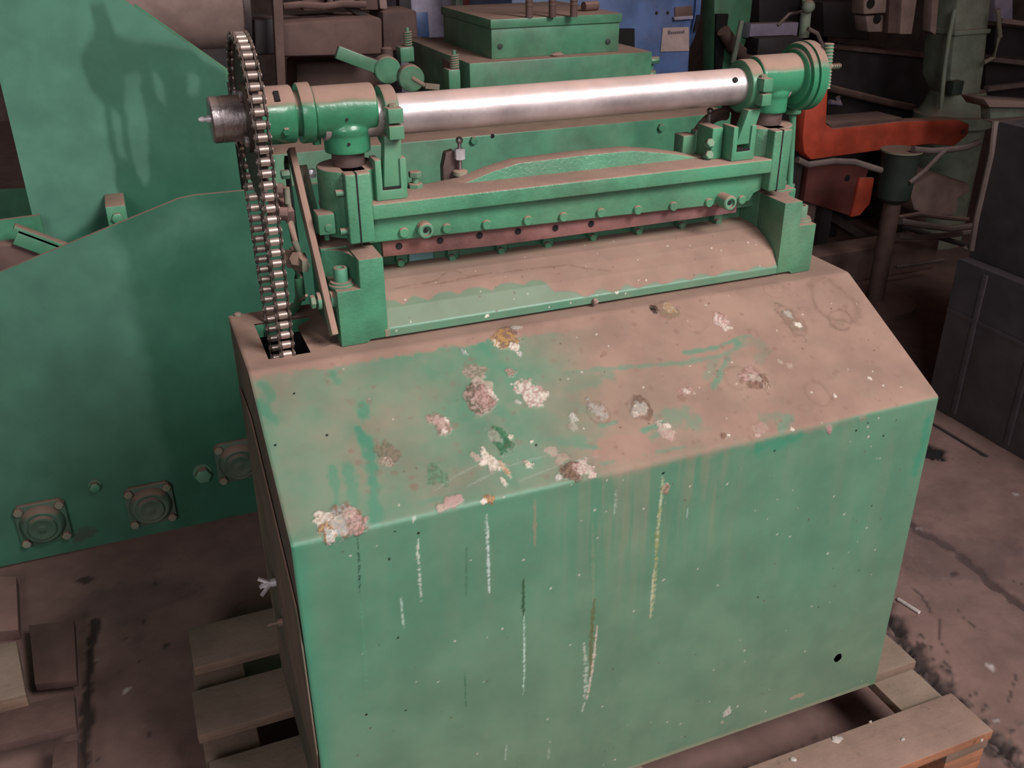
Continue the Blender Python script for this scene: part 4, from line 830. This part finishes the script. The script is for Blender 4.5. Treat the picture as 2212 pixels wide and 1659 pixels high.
m = MB()   # blurred heading on the label, unreadable in the photo
x = 1443
for wd, hg in ((5, 8), (3, 5), (3, 5), (4, 5), (3, 5), (3, 5), (4, 5), (2, 7)):
    p = P2([(x, 74-hg-(x-1443)*.06), (x+wd, 74-hg-(x-1443)*.06), (x+wd, 74-(x-1443)*.06), (x, 74-(x-1443)*.06)], 2.2935); m.prism(p, 'y', 2.2935, 2.2948); x += wd+1.2
m.build('label_heading', M['ink'], bl_, smooth=False)
slab([(1458, 16), (1495, 12), (1496, 34), (1459, 37)], 2.294, .005).build('inspection_window', M['brown'], bl_, bevel=.001)
slab([(1456, 37), (1497, 34), (1497, 41), (1458, 44)], 2.285, .014).build('window_sill', M['lilac'], bl_, bevel=.001)
for x in (1418, 1442): q = aty(x, 28, 2.3); MB().cyl((q[0], 2.301, q[2]), (q[0], 2.2985, q[2]), .006, 12).build('screw_hole', M['black'], bl_)
slab([(1337, 62), (1371, 62), (1371, 112), (1337, 112)], 2.285, .014).build('dark_recess', M['black'], bl_)
o_ = thing('lilac_cabinet', 'pale lilac cabinet with a blue recessed door, between brown machine and green box', 'cabinet', (.9, 2.9, 0))
slab([(860, -60), (1000, -60), (1000, 260), (870, 260)], 3.0, .3).build('body', M['lilac'], o_, bevel=.006)
slab([(888, 28), (924, 26), (928, 80), (892, 80)], 2.99, .009).build('door', M['blue'], o_, bevel=.002)
slab([(858, -60), (884, -60), (892, 60), (878, 90), (868, 90)], 2.93, .05).build('dark_strap', M['dark'], o_, bevel=.003)
for i, (x0, x1, mt) in enumerate(((985, 1000, 'palegreen'), (1012, 1026, 'orange'), (1030, 1052, 'lilac'), (1056, 1068, 'orange'), (1074, 1100, 'dark'))):
    single(slab([(x0, -60), (x1, -60), (x1, 40), (x0, 40)], 2.82, .06), 'upright_bar', mt, ['pale green upright bar at the back, leftmost above the green box lid', 'orange upright bar with pale bars on both sides, above the green lid', 'lilac upright bar between two orange bars above the green lid', 'orange upright bar directly left of the dark one above the green lid', 'dark upright bar, rightmost of the bars above the green box lid'][i], 'bar', None)
# green column with its handle and rods
gc = thing('green_column', 'bright green upright column right of the blue motor unit, behind the shaft', 'column', (2.5, 2.85, 0))
slab([(1543, -60), (1632, -60), (1622, 40), (1612, 90), (1585, 150), (1562, 175), (1555, 420), (1545, 420)], 2.85, .1).build('column', M['green'], gc, bevel=.006)
slab([(1548, 30), (1574, 30), (1560, 150), (1545, 160)], 2.835, .012).build('dark_slot', M['black'], gc)
m = tb([(1562, 66), (1583, 98), (1605, 118), (1650, 150)], 2.78, .03); m.build('dusty_pipe', M['brown'], gc)
m = MB().bar(aty(1602, 44, 2.7), aty(1583, 136, 2.7), .012, .02); m.build('thin_lever', M['palegreen'], gc)
single(MB().bar(aty(1612, 66, 2.818), aty(1715, 62, 2.818), .06, .062), 'steel_bar', 'lilac', 'pale grey horizontal steel bar end, right of the green column', 'bar', bevel=.004)
single(MB().bar(aty(1625, 100, 2.45), aty(1720, 96, 2.45), .08, .07), 'iron_beam', 'dark', 'dark horizontal beam under the pale grey bar, right of the green column', 'beam', bevel=.006)

# ================================================================ right background
pc = thing('drill_column', 'pale grey-green drill column on a round flanged foot, at the upper right', 'machine', (3.4, 2.4, 0))
slab([(2072, -60), (2150, -60), (2128, 150), (2118, 215), (2070, 215), (2052, 170), (2062, 70)], 2.3, .18).build('column', M['palegreen'], pc, bevel=.02)
slab([(2064, 66), (2142, 62), (2140, 72), (2062, 78)], 2.285, .2).build('collar', M['palegreen'], pc, bevel=.004)
q = aty(2092, 250, 2.3); m = MB(); m.lathe((q[0], 2.39, .0), (0, 0, 1), [(0, .15), (q[2]-.06, .15), (q[2]-.05, .175), (q[2], .175), (q[2]+.005, .16), (q[2]+.04, .14), (q[2]+.10, .12)], 40); m.build('foot', M['palegreen'], pc)
m = tb([(2062, 20), (2050, 80), (2040, 150), (2032, 235)], 2.25, .010); m.build('side_rod', M['palegreen'], pc)
m = tb([(2155, 20), (2160, 80), (2145, 125), (2125, 135)], 2.24, .010); m.build('cable', M['dustbar'], pc)
q = aty(2066, 190, 2.27); m = MB(); m.box(q[0]-.03, q[0]+.03, 2.26, 2.3, q[2]-.03, q[2]+.03); m.build('clamp', M['darkgreen'], pc, bevel=.003)
dk = thing('dark_shear_table', 'dark machine with black recessed body behind the orange clamp frame', 'machine', (2.9, 2.6, 0))
slab([(1776, 100), (2045, 125), (2030, 260), (1990, 280), (1785, 265)], 2.75, .25).build('body', M['dark'], dk, bevel=.01)
slab([(1772, 96), (2047, 122), (2046, 130), (1773, 104)], 2.72, .3).build('top_ledge', M['brown'], dk, bevel=.004)
m = tb([(1790, 190), (1850, 205), (1920, 222), (2000, 238)], 2.68, .018); m.build('lower_pipe', M['brown'], dk)
slab([(1778, 5), (1872, 5), (1880, 88), (1780, 80)], 2.8, .18).build('dark_box', M['dark'], dk, bevel=.01)
m = tb([(1792, 220), (1816, 224), (1810, 210)], 2.66, .012); m.build('small_handle', M['lilac'], dk)
m = MB().box(2.8, 3.9, 2.8, 2.98, 0, .6); m.build('base', M['dark'], dk)
cr_ = thing('pale_casting', 'pale dusty machine casting with round holes at the upper right edge of the dark box', 'machine part', (3.0, 2.5, .9))
slab([(1866, -60), (1922, -60), (1918, 28), (1866, 32)], 2.4, .08).build('upper_block', M['pale'], cr_, bevel=.008)
slab([(1870, 34), (1920, 32), (1918, 70), (1875, 70)], 2.42, .08).build('lower_block', M['pale'], cr_, bevel=.008)
slab([(1925, -60), (1950, -60), (1940, 72), (1918, 72)], 2.38, .03).build('web_plate', M['brown'], cr_, bevel=.003)
slab([(1952, -60), (1990, -60), (1970, 74), (1944, 74)], 2.36, .06).build('side_plate', M['pale'], cr_, bevel=.004)
for (x, y) in ((1882, 8), (1903, 42)): q = aty(x, y, 2.395); MB().cyl((q[0], 2.402 if y < 20 else 2.42, q[2]), (q[0], 2.396 if y < 20 else 2.416, q[2]), .02, 20).build('bore', M['black'], cr_)
single(slab([(2018, -60), (2034, -60), (2022, 76), (2010, 68)], 2.3, .05), 'hanging_strap', 'pale', 'narrow pale strap hanging left of the drill column', 'strap', bevel=.004)
m = MB(); m.cyl(aty(1737, -20, 2.1), aty(1741, 30, 2.1), .012, 12); m.cyl(aty(1741, 25, 2.1), aty(1736, 80, 2.1), .02, 16); m.ball(aty(1746, 14, 2.08), .025, nu=10, nv=8)
single(m, 'grease_fitting', 'palegreen', 'pale green fitting rising behind the brake drum', 'pipe fitting')
single(tb([(1680, 55), (1705, 30), (1735, 25)], 2.15, .006), 'wire_loop', 'rubber', 'thin dusty wire arching left of the pale green fitting', 'wire')
single(tb([(1745, 62), (1765, 72), (1775, 95), (1785, 120)], 2.05, .008), 'bent_tube', 'rubber', 'thin dusty tube bending down behind the brake drum', 'tube')
# orange clamp frame
oc_ = thing('orange_clamp_frame', 'red-orange L-shaped clamp frame with dusty inner edge, right of the shear', 'machine frame', (2.6, 2.1, .5))
slab([(1737, 330), (1752, 346), (1955, 318), (2010, 312), (2062, 316), (2092, 292), (2095, 268), (2070, 258), (1950, 262), (1800, 278), (1786, 268), (1790, 180), (1765, 196), (1740, 235), (1734, 300)], 2.05, .07).build('frame', M['orange'], oc_, bevel=.008)
slab([(1786, 266), (1800, 279), (1950, 262), (1950, 254), (1800, 266)], 2.06, .15).build('inner_ledge', M['brown'], oc_, bevel=.003)
MB().hexa(aty(2080, 284, 2.05), (0, -1, 0), .012, .01).build('hex_bolt', M['darkred'], oc_)
rp = thing('dull_red_plate', 'dull red plate with bright orange edge, below the orange clamp frame', 'plate', (2.5, 2.2, .2))
slab([(1748, 350), (1878, 362), (1842, 468), (1736, 434)], 2.2, .03).build('plate', M['darkred'], rp, bevel=.002)
slab([(1858, 384), (1890, 384), (1880, 440), (1858, 466), (1838, 470)], 2.185, .02).build('edge', M['orange'], rp, bevel=.006)
q = aty(1830, 385, 2.2); MB().cyl((q[0], 2.201, q[2]), (q[0], 2.198, q[2]), .014, 16).build('bolt_hole', M['black'], rp)
q0, q1 = aty(1700, 345, 2.28), aty(1778, 350, 2.28); m = MB().box(q0[0], q1[0], 2.28, 2.44, 0, q1[2]); single(m, 'grey_box', 'pale', 'dusty pinkish box partly hidden behind the dull red plate', 'box', bevel=.004)
q = aty(1800, 440, 2.2); MB().box(q[0]-.03, q[0]+.03, 2.231, 2.26, 0, q[2]).build('support', M['dark'], rp)
q = aty(1722, 330, 2.13); MB().box(q[0]-.03, q[0]+.03, 2.125, 2.16, 0, q[2]).build('support', M['dark'], oc_)
# stand with curved handles
st = thing('pedestal_stand', 'dark cylinder on a tall post with curved dusty handles, right of the clamp frame', 'stand', (2.66, 1.8, 0))
q = aty(1938, 380, 1.8); a_ = aty(1945, 325, 1.8)[2]; b_ = aty(1938, 435, 1.8)[2]
m = MB(); m.lathe((q[0], 1.8, b_), (0, 0, 1), [(0, .04), (.02, .062), (a_-b_-.01, .07), (a_-b_, .075)], 32); m.build('barrel', M['darkgreen'], st)
m = MB(); m.lathe((q[0], 1.8, a_-.003), (0, 0, 1), [(0, .078), (.006, .078)], 32); m.build('cap', M['dustbar'], st)
m = MB(); m.cyl((q[0], 1.8, .03), (q[0], 1.8, b_+.01), .034, 24); m.build('post', M['brown'], st)
m = MB(); m.lathe((q[0], 1.8, .0), (0, 0, 1), [(0, .16), (.025, .16), (.035, .05)], 32); m.build('foot', M['brown'], st)
tb([(1722, 345), (1745, 356), (1800, 348), (1845, 350), (1903, 368)], 1.75, .012).build('bent_handle', M['rubber'], st)
tb([(1972, 322), (2010, 326), (2060, 322), (2088, 318), (2115, 307)], 1.74, .012).build('bent_handle', M['rubber'], st)
tb([(1965, 395), (1998, 368), (2030, 335), (2045, 322)], 1.73, .009).build('brace_rod', M['rubber'], st)
m = slab([(1972, 400), (2020, 372), (2100, 398), (2098, 418), (2072, 432), (2068, 468), (2010, 470), (1975, 455), (1965, 420)], 2.0, .2); single(m, 'cloth_bundle', 'pale', 'pale pinkish cloth-covered bundle behind the stand post', 'bundle', bevel=.02)
m = slab([(1935, 440), (1990, 420), (2010, 480), (1940, 490)], 2.22, .2); single(m, 'dusty_sack', 'brown', 'brown dusty sack low beside the pale bundle', 'sack', bevel=.02)
ho = [((1945, 478), (1990, 486), (2050, 494), (2105, 488)), ((1940, 470), (1985, 462), (2040, 470), (2090, 474)), ((1940, 510), (1990, 512), (2050, 508), (2100, 500)), ((1945, 488), (2000, 505), (2060, 522), (2090, 530))]
for i, h in enumerate(ho): single(tb(h, 1.86+.035*i, (.014, .010, .013, .011)[i]), 'hose', ('rubber', 'brown', 'rubber', 'dark')[i], ['pale dusty hose sagging in the middle, right of the stand post', 'thin brown hose just under the pale cloth bundle', 'pale hose lowest of those right of the stand post', 'dark hose running down to the grey cabinet corner'][i], 'hose')
single(tb([(1935, 577), (1980, 571), (2038, 561)], 1.9, .008), 'thin_rod', 'rubber', 'thin dusty rod lying level near the post foot', 'rod')
bn = thing('low_dark_bench', 'low dark bench with slanting dusty braces, in the shade behind the stand', 'bench', (2.9, 2.55, 0))
MB().box(2.3, 3.1, 2.6, 2.74, 0, .33).build('body', M['dark'], bn, bevel=.005)
MB().bar(aty(1800, 470, 2.58), aty(1892, 530, 2.58), .035, .04).build('brace', M['rubber'], bn, bevel=.004)
MB().bar(aty(1800, 545, 2.58), aty(1885, 585, 2.58), .025, .03).build('brace', M['brown'], bn, bevel=.003)
m = MB().bar((2.35, 2.12, .075), (3.2, 2.12, .075), .14, .148); single(m, 'floor_beam', 'brown', 'thick brown beam lying on the floor at the foot of the stand', 'beam', bevel=.01)
# grey cabinet and the box below it
gcab = thing('grey_cabinet', 'slate grey cabinet with pale worn edge, at the right border of the picture', 'cabinet', (2.6, .65, .506))
MB().box(2.25, 2.95, .2, 1.052, .5065, .918).build('body', M['greybox'], gcab, bevel=.004)
pe = [atx(x, y, 2.245) for x, y in ((2150, 262), (2142, 330), (2126, 400), (2110, 470), (2098, 540), (2086, 535))]
MB().tube(pe, .009, 8).build('edge_strip', M['rubber'], gcab)
lw = thing('slate_crate', 'dark slate crate under the grey cabinet, on the floor at the right', 'crate', (2.6, .65, 0))
MB().box(2.21, 3.0, .15, 1.055, 0.0, .506).build('body', M['greybox'], lw, bevel=.005)
for y in (.72, .93): MB().box(2.205, 2.2098, y, y+.02, .02, .49).build('batten', M['greybox'], lw, bevel=.001)
MB().box(2.206, 2.2098, .5, 1.05, .33, .345).build('batten', M['greybox'], lw, bevel=.001)
b_ = thing('pale_ledge_beam', 'pale dusty beam along the right border above the grey cabinet', 'beam', (3.0, 1.8, .75))
slab([(2138, 222), (2300, 232), (2300, 262), (2140, 262)], 1.8, .05).build('web', M['palegreen'], b_, bevel=.004)
slab([(2125, 214), (2300, 224), (2300, 234), (2138, 232)], 1.76, .12).build('top_flange', M['pale'], b_, bevel=.004)
slab([(2166, 268), (2300, 258), (2300, 290), (2212, 282)], 1.6, .1).build('loose_board', M['pale'], b_, bevel=.004)
rk = thing('dark_rack', 'dark shelving rack with thin pale rails at the top right corner', 'rack', (3.6, 2.6, 0))
for (x0, y0, x1, y1, t, mt) in ((2160, 44, 2260, 56, 12, 'pale'), (2142, 128, 2260, 140, 8, 'rubber'), (2130, 192, 2260, 176, 7, 'rubber')): MB().bar(aty(x0, y0, 2.4), aty(x1, y1, 2.4), .03, .02).build('rail', M[mt], rk)
slab([(2150, 60), (2260, 66), (2260, 126), (2148, 120)], 2.5, .2).build('bay', M['dark'], rk)
slab([(2130, 140), (2260, 150), (2260, 215), (2128, 205)], 2.5, .2).build('bay', M['dark'], rk)
slab([(2150, -60), (2190, -60), (2188, 45), (2150, 48)], 2.45, .1).build('post', M['lilac'], rk, bevel=.006)
m = slab([(1640, -60), (1790, -60), (1790, 130), (1640, 130)], 3.05, .3); single(m, 'dark_machine_body', 'dark', 'dark machine body behind the brake drum', 'machine', bevel=.01)
# small things on the floor
q0, q1 = atz(1940, 1294, .004), atz(1986, 1323, .004); single(MB().cyl(q0, q1, .0045, 10), 'chalk_stick', 'white', 'thin white stick lying on the floor right of the shear', 'stick')
# old boards at lower left
cb = thing('broken_crate', 'old dark wooden crate boards at the lower left corner', 'crate', (-.45, .55, 0))
def top(px, z): return [tuple(atz(x, y, z)[:2]) for x, y in px]
MB().prism(top([(-60, 1548), (160, 1496), (165, 1568), (-60, 1622)], .10), 'z', .08, .10).build('board', M['crate'], cb, bevel=.002)
MB().prism(top([(110, 1590), (163, 1578), (160, 1700), (100, 1720)], .10), 'z', .0, .079).build('post', M['crate'], cb, bevel=.002)
MB().prism(top([(-60, 1400), (35, 1385), (56, 1500), (-60, 1530)], .13), 'z', .10, .13).build('board', M['wood'], cb, bevel=.002)
MB().prism(top([(62, 1350), (160, 1340), (166, 1468), (75, 1478)], .05), 'z', .03, .05).build('board', M['crate'], cb, bevel=.002)
MB().prism(top([(-60, 1245), (35, 1245), (40, 1360), (-60, 1370)], .03), 'z', .0, .03).build('brick_slab', M['brown'], cb, bevel=.002)
